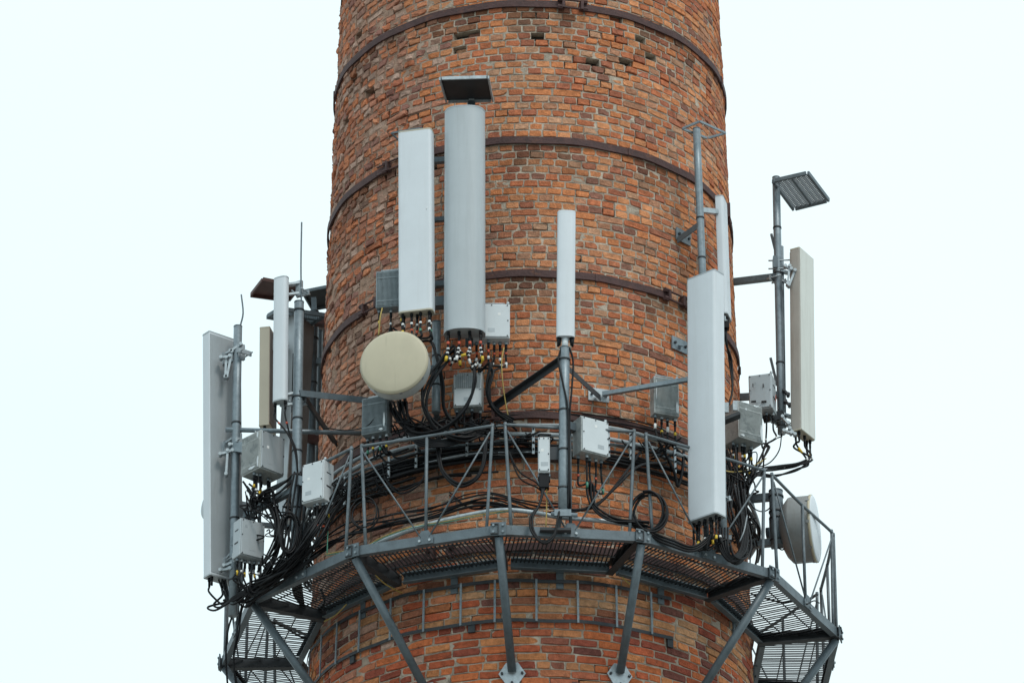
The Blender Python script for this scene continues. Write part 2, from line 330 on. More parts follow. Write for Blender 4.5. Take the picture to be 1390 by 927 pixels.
# ------------------------------------------------------------------ iron bands
def ang(P): return math.degrees(math.atan2(P.y, P.x))
def iron_band(label, pyc, px_joint, gap=.12, joints=(), hh=.068, px0=720):
    zc_ = Wl(px0, pyc, .02).z; t = thing('iron_band', label, 'iron band', (0, 0, zc_), 'rusty iron bands round the chimney')
    js = [ang(Wl(*j)) for j in px_joint]; gd = math.degrees(gap / RAD(zc_))
    edges = sorted((j % 360) for j in js); n = len(edges)
    for i, e in enumerate(edges):
        a0 = e + gd / 2; a1 = (edges[(i + 1) % n] if n > 1 else e) + (360 if i == n - 1 else 0) - gd / 2
        m = MB(); k = max(8, int((a1 - a0) / 3)); vs = []
        for q in range(k + 1):
            a = a0 + (a1 - a0) * q / k; wob = .004 * math.sin(a * .31 + zc_)
            for rr, zz in ((.004, -1), (.022, -1), (.022, 1), (.004, 1)): vs.append(pol(RAD(zc_) + rr + .004 + wob * .5, a, zc_ + zz * hh / 2 + wob))
        m.add(vs, [(q * 4 + s_, (q + 1) * 4 + s_, (q + 1) * 4 + (s_ + 1) % 4, q * 4 + (s_ + 1) % 4) for q in range(k) for s_ in range(4)] + [(0,1,2,3), (k*4+3,k*4+2,k*4+1,k*4)])
        m.build('strap', 'rust', t)
        # lapped splice straps riveted on
        for q in (.17, .36, .55, .74):
            a = a0 + (a1 - a0) * q; s2 = MB(); s2.add([pol(RAD(zc_) + rr, a + da, zc_ + zz) for rr in (.012, .033) for da, zz in ((-.35, -hh*.53), (.35, -hh*.53), (.35, hh*.53), (-.35, hh*.53))],
                  [(0,3,2,1),(4,5,6,7),(0,1,5,4),(1,2,6,5),(2,3,7,6),(3,0,4,7)]); s2.build('splice_clip', 'rust', t)
    for e in edges:
        for s_ in (-1, 1):
            a = e + s_ * (gd / 2 + .6); tn = V((-math.sin(math.radians(a)), math.cos(math.radians(a)), 0)); nr = V((math.cos(math.radians(a)), math.sin(math.radians(a)), 0))
            l = MB(); l.obox(pol(RAD(zc_) + .04, a, zc_), tn * .013, nr * .026, V((0, 0, hh * .72))); l.build('lug', 'rust', t)
            for zz in (-1, 1):
                nb = MB(); c0 = pol(RAD(zc_) + .045, a + s_ * .9, zc_ + zz * hh * .6); nb.tube([c0 - tn * .022, c0 + tn * .022], .021, 6, smooth=False); nb.build('nut', 'rust', t)
        for zz in (-1, 1):
            b = MB(); b.tube([pol(RAD(zc_) + .045, e + gd * q, zc_ + zz * hh * .6) for q in (-.95, -.5, 0, .5, .95)], .0095, 6); b.build('bolt', 'rust', t)
iron_band('topmost rusty iron band, its bolted joint at the front cut by the frame top', 5, [(776, 8), ], .13)
iron_band('second rusty band down, passing behind the tops of the two tall front panels', 190, [(552, 222)], .34)
iron_band('third rusty band down, joints left of the front panels and by the large right panel', 371, [(913, 399), (507, 411)], .13)
iron_band('dark rusty band behind the grey conduits above the railing', 563, [(660, 567)], .1)
iron_band('rusty band seen through the grating of the walkway floor', 741, [(600, 756)], .1)
iron_band('lowest rusty band with its dark bolted joint at the bottom edge of the photo', 934, [(798, 936)], .14)

# ------------------------------------------------------------------ service platform
PZ = 16.6; RO, RI = 2.765, 2.06
VA = [-151.2, -123.1, -95.9, -70.5, -41.9, -11.9]
VA = [-181.3] + VA
while len(VA) < 13: VA.append(VA[-1] + (178.7 - (-11.9)) / 7)
plat = thing('service_platform', 'grey steel walkway ring of grating and railings bracketed round the chimney', 'platform', (0, 0, PZ))
deep = MB(); nbar = 0
TV = V((0, 0, 1))
strut_feet = {1: Y(402, 930, -1.25), 2: None, 3: None}
for i in range(13):
    a0 = VA[i]; a1 = VA[(i + 1) % 13] + (360 if i == 12 else 0)
    o0, o1 = pol(RO, a0, PZ), pol(RO, a1, PZ); i0, i1 = pol(RI, a0, PZ), pol(RI, a1, PZ)
    vis = i <= 6 or i == 12
    e = (o1 - o0).normalized(); mid = pol(1, (a0 + a1) / 2, 0); mid.z = 0
    b = MB(); b.channel(o0 + e * .045, o1 - e * .045, .045, .085, flip=-1); b.build('outer_beam', 'steel', plat)
    b = MB(); b.channel(i0 + e * .03, i1 - e * .03, .045, .09, flip=1); b.build('inner_beam', 'steel', plat)
    b = MB(); rd = pol(1, a0, 0); rd.z = 0
    b.channel(i0 - rd * .015 - TV * .003, o0 + rd * .03 - TV * .003, .06, .095, flip=1); b.build('radial_beam', 'darks', plat)
    b = MB(); b.obox(o0 + rd * .012, e * .0 + V((-rd.y, rd.x, 0)) * .065, rd * .006, TV * .06); b.build('corner_plate', 'steel', plat)
    for s_ in (-1, 1):
        for zz in (-1, 1):
            bo = MB(); c0 = o0 + rd * .02 + V((-rd.y, rd.x, 0)) * (.04 * s_) + TV * (.03 * zz); bo.tube([c0 - rd * .004, c0 + rd * .012], .011, 6, smooth=False); bo.build('bolt', 'galv', plat)
    # hanger tab from the inner beam down to the wall
    if i in (2, 3, 4, 5, 1, 6):
        am = (a0 + a1) / 2; zt = PZ - .115; c0 = pol(RI * math.cos(math.radians((a1 - a0) / 2)) - .004, am, zt); c0 = pol(RAD(zt) + .012, am, zt)
        mt = V((-mid.y, mid.x, 0)); tb = MB(); tb.obox(c0, mt * .031, mid * .006, TV * .075); tb.obox(c0 + TV * .07 + mid * .015, mt * .031, mid * .02, TV * .006); tb.build('hanger_tab', 'steel', plat)
        bo = MB(); bo.tube([c0 + mid * .004 - TV * .02, c0 + mid * .022 - TV * .02], .012, 6, smooth=False); bo.build('bolt', 'darks', plat)
    # grating bars run parallel to the middle radius of each section
    nb = 34; dirm = V((mid.x, mid.y, 0)); tan = V((-mid.y, mid.x, 0)); half = RO * math.sin(math.radians((a1 - a0) / 2)); apo = RO * math.cos(math.radians((a1 - a0) / 2)); api = RI * math.cos(math.radians((a1 - a0) / 2)); tg = math.tan(math.radians((a1 - a0) / 2))
    for k in range(nb):
        u = -half + (k + .5) * 2 * half / nb; r_in = max(api + .01, abs(u) / tg + .05); r_out = apo - .012
        if r_out - r_in < .03: continue
        jz = rnd.uniform(-.002, .002); p0 = dirm * r_in + tan * (u + rnd.uniform(-.003, .003)) + TV * (PZ + .022 + jz); p1 = dirm * r_out + tan * (u + rnd.uniform(-.003, .003)) + TV * (PZ + .022 + jz)
        if vis:
            gb = MB(); gb.bar(p0, p1, .0115, .007); gb.build('grating_bar', 'darks', plat); nbar += 1
        else: deep.bar(p0, p1, .0115, .007)
    for rr in (.33, .72):
        cb = MB(); q = api + (apo - api) * rr; hw = q * tg - .06; cb.bar(dirm * q - tan * hw + TV * (PZ + .012), dirm * q + tan * hw + TV * (PZ + .012), .009, .008); cb.build('cross_rod', 'darks', plat)
    # strut down to the wall
    zb = PZ - .965; foot = pol(RAD(zb) + .03, a0 + (2.0 if a0 > -83 else -2.0), zb)
    if i == 3: foot = Wl(695, 910, .03)
    if i == 4: foot = Wl(842, 912, .03)
    if i == 2: foot = pol(RAD(zb) + .03, a0 + 7, zb - .1)
    if i == 5: foot = pol(RAD(zb) + .03, a0 - 6, zb - .1)
    if i == 1: foot = pol(RAD(zb) + .05, a0 + 6, zb - .1)
    s1 = MB(); s1.tube([o0 - TV * .05 - rd * .03, foot], .037, 10); st = s1.build('strut', 'steel', plat)
    fa = ang(foot); fn = pol(1, fa, 0); fn.z = 0; ft = V((-fn.y, fn.x, 0)); fc = pol(RAD(foot.z) + .012, fa, foot.z - .02)
    wp = MB(); wp.prism([(.115, 0), (.05, .10), (-.05, .10), (-.115, 0), (-.05, -.10), (.05, -.10)], fc, ft, TV, fn, -.004, .008, smooth=False); pl = wp.build('wall_plate', 'galvl', st)
    for x_, z_ in ((.085, 0), (-.085, 0), (.0, .085), (.0, -.085)):
        bo = MB(); c0 = fc + ft * x_ + TV * z_; bo.tube([c0, c0 + fn * .026], .012, 6, smooth=False); bo.build('bolt', 'darks', st)
    # railing frame of this section
    zt = PZ + .975; zb_ = PZ + .03; nrm = mid * .012; L_ = (o1 - o0).length; r0 = .0145
    ml = (o0 + o1) / 2
    def rp(s_, z_, out=0): q = ml + e * s_ + mid * (out - .01); q = V((q.x, q.y, z_)); return q
    tw, bw = L_ / 2 - .055, L_ / 2 - .11; jz = rnd.uniform(-.012, .012); zt += jz
    tr = MB(); tr.tube(spline([rp(-bw, zb_ - .03), rp(-bw - (tw - bw) * .9, zt - .06), rp(-tw + .01, zt - .012), rp(-tw + .05, zt), rp(rnd.uniform(-.1, .1), zt + rnd.uniform(-.008, .006), rnd.uniform(-.012, .012)), rp(tw - .05, zt), rp(tw - .01, zt - .012), rp(bw + (tw - bw) * .9, zt - .06), rp(bw, zb_ - .03)], 4), r0, 8)
    rail = tr.build('railing_frame', 'railp', plat)
    mp = MB(); mp.tube([rp(0, zt - r0), rp(0, zb_)], r0 * .95, 8); mp.build('mid_post', 'railp', rail)
    for s_ in (-1, 1):
        dg = MB(); dg.tube([rp(s_ * (tw - .02), zt - .06, .008), rp(s_ * .035, zb_ - .01, .02)], .008, 6); dg.build('diagonal_brace', 'railp', rail)
    gp = MB(); gp.prism([(-.075, -.055), (.075, -.055), (.075, .0), (.03, .07), (-.03, .07), (-.075, .0)], rp(0, PZ + .015, .022), e, TV, mid, -.003, .004, smooth=False); gp.build('gusset_plate', 'steel', rail)
    for s_ in (-1, 1):
        bo = MB(); c0 = rp(s_ * .045, PZ - .01, .026); bo.tube([c0, c0 + mid * .012], .012, 6, smooth=False); bo.build('bolt', 'galvl', rail)
deep.build('rear_grating', 'darks', plat, kind='stuff')

# ------------------------------------------------------------------ curved ladder rack below the platform
rack = thing('curved_ladder_rack', 'pair of thin dark hoops with light rungs on the brick below the walkway', 'ladder rack', (0, 0, 16.2))
zt_, zb_ = Rr(730, 787.5, RAD(16.5) + .03).z, Rr(730, 841, RAD(16.1) + .03).z
aL, aR = -200, ang(Wl(908, 813))
for zz in (zt_, zb_):
    m = MB(); pts = []; k = 70
    for q in range(k + 1):
        a = aL + (aR - aL) * q / k; pts.append(pol(RAD(zz) + .030 + .004 * math.sin(q * .9), a, zz + .006 * math.sin(q * .55)))
    for q in range(k): m.bar(pts[q], pts[q + 1] + (pts[q + 1] - pts[q]) * .02, .006, .03)
    m.build('hoop_rail', 'darks', rack)
for px, py in ((784,790),(836,793),(883,804),(728,787),(672,790),(626,796),(576,805),(531,819),(489,833),(458,855),(437,871),(421,893)):
    a = ang(Wl(px, py, .03)); m = MB(); m.bar(pol(RAD(zt_) + .036, a, zt_ + .012), pol(RAD(zb_) + .036, a, zb_ - .012), .018, .010, up=pol(1, a, 0)); m.build('rung', 'galv', rack)
for px, py in ((908, 813), (640, 848), (478, 893)):
    a = ang(Wl(px, py, .02)); m = MB(); m.obox(pol(RAD(zb_) + .015, a, zb_ - .03), pol(.01, a, 0), pol(.03, a + 90, 0), V((0, 0, .05))); m.build('wall_fixing', 'darks', rack)

# ------------------------------------------------------------------ builders for masts, antennas, units, dishes, shields, brackets
def mast(label, top, bot, r, m='galv', clamps=(), rod=None, foot=False, name='mounting_pole', group='mounting poles'):
    t = thing(name, label, 'pole', bot, group)
    b = MB(); b.tube([bot, bot + (top - bot) * .25, bot + (top - bot) * .5, bot + (top - bot) * .75, top], r, 16); sh_ = b.build('shaft', m, t)
    d = top - bot
    c = MB(); c.tube([top, top + d.normalized() * .008], r * 1.04, 16); c.build('end_cap', 'steel', t)
    for q in clamps:
        p = bot + d * q; c = MB(); c.tube([p - d.normalized() * .008, p + d.normalized() * .008], r * 1.12, 16); c.build('strap_clamp', 'darks', t)
    if rod:
        pts = [top + V((.02, 0, -.15)), top + V((.02, 0, 0)), *rod]; c = MB(); c.tube(spline(pts, 4), .008, 6); c.build('lightning_rod', 'steel', t)
    if foot:
        c = MB(); c.obox(bot + V((0, 0, .0)), (.075, 0, 0), (0, .06, 0), (0, 0, .006)); c.build('foot_plate', 'darks', t)
        c = MB(); c.obox(bot + V((0, 0, .09)), (r * 1.9, 0, 0), (0, r * 1.2, 0), (0, 0, .02)); c.build('u_clamp', 'galv', t)
    return t
def profile(w, d, kind, n=8):
    hw, hd = w / 2, d / 2; p = []
    if kind == 'dome':
        for i in range(17):
            s_ = -1 + 2 * i / 16; p.append((s_ * hw, -hd + d * (.42 + .58 * max(0, 1 - abs(s_)**2.6) ** .6)))
        return [(-hw * .96, -hd)] + p + [(hw * .96, -hd)]
    if kind == 'oval':
        return [(hw * math.copysign(abs(math.cos(a)) ** .6, math.cos(a)), hd * math.copysign(abs(math.sin(a)) ** .75, math.sin(a))) for a in [2 * math.pi * i / 28 + .01 for i in range(28)]]
    r = .03 if kind == 'rect' else (.026 if kind == 'soft' else .012); rb = .008
    for cx, cy, a0, q in ((hw - r, hd - r, 0, r), (-hw + r, hd - r, 90, r), (-hw + rb, -hd + rb, 180, rb), (hw - rb, -hd + rb, 270, rb)):
        for k in range(6): a = math.radians(a0 + 90 * k / 5); p.append((cx + q * math.cos(a), cy + q * math.sin(a)))
    if kind == 'soft':                                                # slightly bowed front face
        p = [(x, y + (.010 * (1 - (x / hw) ** 2) if y > 0 else 0)) for x, y in p]
    return p
def panel(label, top, bot, az, w, d, kind='rect', m='radome', nconn=6, capm=None, brackets=(), arm=None, back=None, group='panel antennas', name='panel_antenna', tails=.05, rim='backp'):
    """top and bot: centres of the antenna's ends"""
    t = thing(name, label, 'antenna', bot, group); a = math.radians(az); f = V((math.cos(a), math.sin(a), 0)); u = V((math.sin(a), -math.cos(a), 0)) * -1
    ax = (top - bot); H = ax.length; ax.normalize(); pr_ = profile(w, d, kind)
    b = MB(); b.prism(pr_, bot, u, f, ax, .014, H - .014); b.build('radome', m, t)
    for nm, h0, h1, k in (('bottom_cap', 0, .0138, 1.012), ('top_cap', H - .0138, H, 1.012)):
        c = MB(); c.prism([(x * k, y * k) for x, y in pr_], bot, u, f, ax, h0, h1); c.build(nm, capm or rim, t)
    if back:
        c = MB(); c.obox(bot + ax * (H / 2) - f * (d / 2 + .0015), u * (w / 2 - .006), f * .003, ax * (H / 2 - .03)); c.build('back_plate', back, t)
    ends = []
    rows = 2 if nconn > 4 else 1; per = math.ceil(nconn / rows)
    for i in range(nconn):
        r_, k = divmod(i, per); n_in = per if r_ == 0 else nconn - per
        x = 0 if n_in < 2 else (-.39 + .78 * k / (n_in - 1)) * w; yv = 0 if rows == 1 else (.16 - .34 * r_) * d
        p = bot + u * x + f * yv; c = MB(); c.tube([p, p - ax * .03], .014, 8); c.tube([p - ax * .03, p - ax * (.03 + tails)], .0105, 8); c.build('connector', 'black', t); ends.append(p - ax * (.03 + tails))
    for q in brackets:
        p = bot + ax * (H * q) - f * (d / 2); e_ = arm if arm else p - f * .14; e_ = V((e_.x, e_.y, p.z))
        c = MB(); c.obox(p - f * .012, u * .035, f * .012, ax * .06)
        c.bar(p - f * .02 + ax * .045, e_ + ax * .08, .05, .02); c.bar(p - f * .02 - ax * .05, e_ - ax * .02, .03, .02); c.bar(e_ + ax * .1, e_ - ax * .05, .06, .03, up=f)
        for s_ in (-1, 1): c.tube([e_ + u * (.05 * s_) + f * .05, e_ + u * (.05 * s_) - f * .10], .007, 6)
        c.obox(e_ - f * .06, u * .065, f * .008, ax * .022); c.build('tilt_bracket', 'galvl', t)
    return t, ends, (u, f, ax)
def radio(label, c, az, w, d, h, m='unit', cover='white', fins=None, nconn=5, handle=True, peel=None, slot=True, group='remote radio units'):
    """c: centre of the box; az: the way its flat cover looks; fins: 'front', 'left' or 'right' face carrying cooling fins"""
    a = math.radians(az); f = V((math.cos(a), math.sin(a), 0)); u = V((-math.sin(a), math.cos(a), 0))
    t = thing('radio_unit', label, 'radio unit', c - V((0, 0, h / 2)), group)
    b = MB(); b.obox(c, u * (w / 2), f * (d / 2), TV * (h / 2)); b.build('housing', m, t, bevel=.006)
    if cover:
        b = MB(); b.obox(c + f * (d / 2 + .006), u * (w / 2 - .008), f * .006, TV * (h / 2 - .01)); b.build('cover', cover, t, bevel=.004)
        for x_, z_ in ((-.9, -.93), (.9, -.93), (-.9, .93), (.9, .93), (0, .93), (.93, 0), (-.93, 0.1)):
            b = MB(); p = c + f * (d / 2 + .012) + u * (x_ * (w / 2 - .008)) + TV * (z_ * (h / 2 - .008)); b.tube([p, p + f * .005], .006, 6); b.build('screw', 'darks', t)
    if fins:
        nrm, tn, span, dist = {'front': (f, u, w, d), 'left': (u * 1, f, d, w), 'right': (u * -1, f, d, w)}[fins]
        b = MB(); n = int(span / .0115)
        for i in range(n):
            x = -span / 2 + .012 + (span - .024) * i / (n - 1); b.obox(c + nrm * (dist / 2 + .005) + tn * x, nrm * .005, tn * .0022, TV * (h / 2 - .012))
        for zz in (-.33, .3): b.obox(c + nrm * (dist / 2 + .004) + TV * (zz * h), nrm * .005, tn * (span / 2 - .012), TV * .004)
        b.build('cooling_fins', m, t, kind='stuff')
    for pk in (peel or ()):
        fc_, x0, z0, pw, ph = pk; nrm, tn, span, dist = {'front': (f, u, w, d), 'left': (u, f, d, w), 'right': (u * -1, f, d, w)}[fc_]
        q = random.Random(int(1000 * abs(x0 + z0 + pw))); pts = [(math.cos(k * .449) * q.uniform(.55, 1.05), math.sin(k * .449) * q.uniform(.6, 1.05)) for k in range(14)]
        b = MB(); b.prism([(x * pw * span, y * ph * h) for x, y in pts], c + nrm * (dist / 2 + .0102) + tn * (x0 * span) + TV * (z0 * h), tn, TV, nrm, 0, .0012, smooth=False); b.build('peeled_patch', 'white', t)
    if slot:
        for q, sz in ((-.12, .05), (.22, .03)):
            b = MB(); b.obox(c - u * (w * .0) + u * ((w / 2 + .002) * (1 if math.cos(a) > -2 and (u.y < 0) else -1)) + TV * (q * h), f * (d * .22), u * .002, TV * (sz * .1)); b.build('handle_slot', 'slot', t)
    if handle:
        b = MB(); p = c + TV * (h / 2); q = w * .36; b.tube([p - u * q, p - u * q + TV * .035, p + u * q + TV * .035, p + u * q], .006, 6); b.build('handle', 'galvl', t)
        b = MB(); p = c + TV * (h / 2) + u * (w * .42) + f * (d * .3); b.tube([p, p + TV * .03 + u * .012], .013, 8); b.build('lifting_lug', 'galvl', t)
    b = MB(); b.obox(c - f * (d / 2 + .02), u * (w * .25), f * .02, TV * (h * .42)); b.build('mount_plate', 'steel', t)
    if cover:
        b = MB(); b.obox(c + f * (d / 2 + .0125) + u * (w * rnd.uniform(-.2, .2)) - TV * (h * .28), u * .03, f * .0008, TV * .018); b.build('rating_plate', 'backp', t)
        b = MB(); b.obox(c + f * (d / 2 + .0125) + u * (w * rnd.uniform(-.3, .3)) + TV * (h * rnd.uniform(.0, .3)), u * .012, f * .0008, TV * .012); b.build('sticker', rnd.choice(['whitet', 'greyc', 'whitet']), t)
    ends = []
    for i in range(nconn):
        x = (-.4 + .8 * i / max(1, nconn - 1)) * w; p = c - TV * (h / 2) + u * x + f * (d * rnd.uniform(-.25, .2))
        b = MB(); b.tube([p, p - TV * .028], .015, 8); b.build('connector', 'galvl' if i % 2 else 'galv', t)
        b = MB(); b.tube([p - TV * .028, p - TV * .075], .0115, 8); b.build('cable_boot', 'black', t); ends.append(p - TV * .075)
    return t, ends
def dish(label, face, az, R_, depth, mface='dish', mdrum='drum', tilt=0, group='microwave dishes', mrim=None, dd=0):
    a = math.radians(az); f = V((math.cos(a) * math.cos(tilt), math.sin(a) * math.cos(tilt), math.sin(tilt)))
    t = thing('microwave_dish', label, 'dish', face - f * depth, group)
    b = MB(); b.lathe([(0.0, .022), (R_ * .35, .019), (R_ * .7, .012), (R_ * .93, .003), (R_ * .985, -.003), (R_ * .99, -.012)], face, f, 48); b.build('cover', mface, t)
    b = MB(); b.lathe([(R_ * .991, -.006), (R_ * 1.008, -.008), (R_ * 1.012, -.026), (R_ * .99, -.03)], face, f, 48); b.build('rim', mrim or mface, t)
    b = MB(); b.lathe([(R_ * .985, -.012), (R_ * .985, -.145 - dd), (R_ * .97, -.16 - dd), (R_ * .80, -.205 - dd), (R_ * .5, -.245 - dd), (R_ * .3, -.26 - dd), (0, -.262 - dd)], face, f, 48); b.build('drum', mdrum, t)
    b = MB(); p = face - f * (.255 + dd); b.tube([p, p - f * .07], .075, 16); b.tube([p - f * .07, p - f * .13], .05, 16); b.build('hub', 'steel', t)
    b = MB(); b.obox(face - f * .36 - TV * .02, V((-f.y, f.x, 0)) * .05, f * .05, TV * .12); b.build('mount', 'galv', t)
    for k in range(8):
        q = 2 * math.pi * k / 8 + .2; s_ = V((-f.y, f.x, 0)).normalized(); w_ = f.cross(s_); p = face - f * .03 + (s_ * math.cos(q) + w_ * math.sin(q)) * (R_ * .99)
        b = MB(); b.obox(p, f * .016, (s_ * math.cos(q) + w_ * math.sin(q)) * .008, (s_ * -math.sin(q) + w_ * math.cos(q)) * .012); b.build('clip', 'drum', t)
    return t
def shield(label, corners, m_frame='steel', m_plate='under', style='plate', th=.03, group='falling debris shields', stem=None):
    c = sum(corners, V((0, 0, 0))) / 4; t = thing('debris_shield', label, 'shield', c, group); nrm = (corners[1] - corners[0]).cross(corners[3] - corners[0]).normalized()
    if nrm.z < 0: nrm = -nrm
    for i in range(4):
        a_, b_ = corners[i], corners[(i + 1) % 4]; e_ = (b_ - a_).normalized(); inn = (c - (a_ + b_) / 2).normalized() * (th * .3)
        b = MB(); b.bar(a_ + e_ * (.0 if i % 2 else th * .55), b_ - e_ * (.0 if i % 2 else th * .55), th * .5, th, up=nrm); b.build('frame_bar', m_frame, t)
    q = [c + (p - c) * .985 for p in corners]
    if style == 'plate':
        b = MB(); vs = [p + nrm * k for k in (-.002 + th * .35, .003 + th * .35) for p in q]; b.add(vs, [(3,2,1,0),(4,5,6,7),(0,1,5,4),(1,2,6,5),(2,3,7,6),(3,0,4,7)]); b.build('plate', m_plate, t)
    if style == 'slats':
        n = 21
        for i in range(1, n):
            s_ = i / n; p0 = q[0].lerp(q[3], s_); p1 = q[1].lerp(q[2], s_); k = 15
            b = MB(); zz = [p0.lerp(p1, j / k) + (q[3] - q[0]).normalized() * (.006 * (1 if j % 2 else -1)) for j in range(k + 1)]
            for j in range(k): b.bar(zz[j], zz[j + 1], .005, .014, up=nrm)
            b.build('mesh_strand', m_plate, t)
        for s_ in (.5,):
            b = MB(); b.bar(q[0].lerp(q[1], s_), q[3].lerp(q[2], s_), .012, .014, up=nrm); b.build('mid_bar', m_frame, t)
    if stem:
        b = MB(); b.bar(stem[0], stem[1], .05, .05); b.build('stem', m_frame, t)
    return t
def bracket(label, a, b, w=.05, m='steel', plate=None, style='angle', cat='bracket', name='wall_bracket', plate2=None, group='steel arms and brackets'):
    t = thing(name, label, cat, a, group); x = MB()
    if style == 'angle': x.angle(a, b, w)
    elif style == 'tube': x.tube([a, a.lerp(b, .5), b], w / 2, 10)
    else: x.bar(a, b, w, w)
    x.build('arm', m, t)
    for pt in (plate, plate2):
        if pt is None: continue
        an = ang(pt); n_ = pol(1, an, 0); tn = V((-n_.y, n_.x, 0)); y = MB(); p = pol(RAD(pt.z) + .012, an, pt.z)
        y.obox(p, tn * .095, n_ * .006, TV * .062); pl = y.build('wall_plate', 'galvl' if m != 'steel' else 'galv', t)
        for s_ in (-1, 1):
            y = MB(); y.tube([p + tn * (.065 * s_), p + tn * (.065 * s_) + n_ * .024], .013, 6, smooth=False); y.build('bolt', 'darks', t)
    return t
# ------------------------------------------------------------------ things at the front of the chimney
def bar_y(px, py, y): return Y(px, py, y)
# slim antenna on the middle pole
yC = -2.735
pC0 = Y(764.5, 697, yC); pC1 = Y(766.5, 473, yC)
mast('grey pole at the front holding the slim white antenna', pC1, pC0, .043, clamps=(.15, .38, .62, .93), foot=False)
slim, eC, _ = panel('slim short white antenna standing on the middle front pole', Y(769, 289, yC) , Y(767.5, 459, yC), -88, .158, .10, 'oval', 'radome', 2, rim='radome')
for m_, (a_, b_) in {'stub': (Y(767.5, 459, yC), Y(766.5, 470, yC))}.items():
    b = MB(); b.tube([a_, b_ - TV * .03], .028, 12); b.build('stub_pipe', 'white', slim)
    for s_ in (-1, 1): b = MB(); p = a_ + V((.055 * s_, 0, 0)); b.tube([p, p - TV * .07], [.022, .014], 8); b.build('connector', 'black', slim)
bracket('dark angle strut from the middle pole down left to the brick', Y(763, 484, yC + .05), Wl(664, 553, .03), .05, 'darks')
pl1 = Wl(812, 537)
bracket('short dark strut from the middle pole down right to a wall plate', Y(768, 497, yC + .05), Wl(812, 537, .04), .045, 'darks', plate=pl1)
# big right-hand panel and its pole
pB0 = Y(981.5, 745, -2.19); pB1 = Y(974, 380, -2.19)
mast('grey pole standing on the walkway behind the big right panel', pB1, pB0, .038, clamps=(.5, .7), foot=True)
fB = V((math.cos(math.radians(-131)), math.sin(math.radians(-131)), 0))
big, eB, _ = panel('largest pale antenna panel, at the right front above the walkway', Y(957, 376, -2.36), Y(959, 706, -2.36), -131, .315, .135, 'soft', 'radome', 9, brackets=(.12, .86), arm=pB0 + V((-.02, -.02, 0)), tails=.06)
bracket('thin grey tie rod from the wall plate across to the big panel pole', Wl(818, 535, .05), Y(976, 508, -2.17), .038, 'galv', style='bar')
# two tall panels left of centre
P1, e1, _ = panel('tall white rectangular panel, left one of the front pair', Y(564.5, 180, -2.34), Y(565.5, 426, -2.34), -104, .305, .11, 'rect', 'radome', 7, tails=.06, rim='radomeb')
lg = MB(); p = Y(581, 283, -2.42)
lg.tube(spline([p + V((.012, -.0, .03)), p + V((.018, 0, .0)), p + V((.004, 0, -.03))], 4), .003, 4); lg.tube([p + V((-.004, 0, .02)), p + V((-.014, 0, -.012))], .003, 4); lg.build('pale_mark', 'whitet', P1)  # small pale squiggle on the panel front
P2, e2, _ = panel('tall grey panel with a bulging front, right one of the front pair', Y(631, 150, -2.34), Y(630.5, 452, -2.34), -92, .36, .19, 'dome', 'radomeg', 8, tails=.06)
pP = Y(592, 560, -2.12)
mast('short grey pole behind the round beige dish', Y(592.5, 438, -2.12), pP, .038, clamps=(.3, .62))
mast('hidden grey pole behind the bulging grey panel', Y(640, 140, -2.14), Y(637, 470, -2.14), .035, m='steel', clamps=(.4,))
for py, k in ((217, 'upper'), (297, 'middle'), (385, 'lower')):
    wy = -RAD(Y(597, py, -1.9).z); bracket(f'{k} flat steel bar between the two tall front panels', Y(556, py + 5, -2.08), Y(640, py - 3, -2.08), .05 if k != 'middle' else .04, 'steel', style='bar')
bracket('steel bracket tying the short dish pole to the panel bar', Y(588, 412, -2.12), Y(612, 410, -2.12), .09, 'steel', style='bar')
for px, py in ((592, 470), (637, 230), (637, 400), (592, 545)):
    bracket({470:'upper stub arm from the dish pole into the brick',230:'upper stub arm behind the grey front panel',400:'lower stub arm behind the grey front panel',545:'lower stub arm from the dish pole into the brick'}[py], Y(px, py, -2.12), V((Y(px, py, -2.12).x, -1.82, Y(px, py, -2.12).z)), .05, 'steel', style='bar')
zs = Y(633, 121, -2.35).z
shield('square dark shield above the bulging grey front panel', [Z(597, 107, zs), Z(663, 105, zs), Z(669, 137, zs), Z(606, 138, zs)], 'galvl', 'under', 'plate', .03, stem=(Y(640, 131, -2.14), Y(640, 142, -2.14)))
z6 = Y(555, 181, -2.2).z
shield('thin empty shield frame at the top of the white front panel', [Z(531, 181, z6), Z(572, 174, z6), Z(590, 186, z6), Z(545, 194, z6)], 'steel', 'under', 'open', .018)
dish('big round beige microwave dish at the front left of centre', Y(534.5, 491, -2.52), -101, .297, .3, mdrum='drumw')
bracket('grey pipe holding the round beige dish to its pole', Y(541, 500, -2.2), Y(592, 500, -2.12), .06, 'galv', style='tube')
# radio units near the front
u1, q1 = radio('dark finned radio unit peeking out left of the white front panel', Y(531, 396, -2.12), -100, .25, .12, .36, 'unitd', None, 'front', 3, slot=False)
u2, q2 = radio('white square radio unit right of the bulging grey panel', Y(667, 440, -2.16), -88, .32, .12, .335, 'white', 'white', None, 6, slot=False)
u3, q3 = radio('small radio unit with finned top below the bulging grey panel', Y(636, 534, -2.06), -96, .25, .12, .32, 'unit', 'white', None, 4, slot=False)
b = MB(); c3 = Y(636, 522, -2.06) + V((-.01, -.075, 0))
for i in range(14): b.obox(c3 + V((-.105 + .21 * i / 13, -.012, .0)), (.0025, 0, 0), (0, .012, 0), (0, 0, .07))
b.build('cooling_fins', 'unitd', u3, kind='stuff')
u4, q4 = radio('blue grey radio unit with a pale side under the round beige dish', Y(512, 567, -2.06), -113, .235, .13, .35, 'unitd', None, 'front', 4, slot=False, peel=[('front', .43, -.2, .05, .22), ('front', .3, -.44, .1, .04)])
s4 = MB(); 
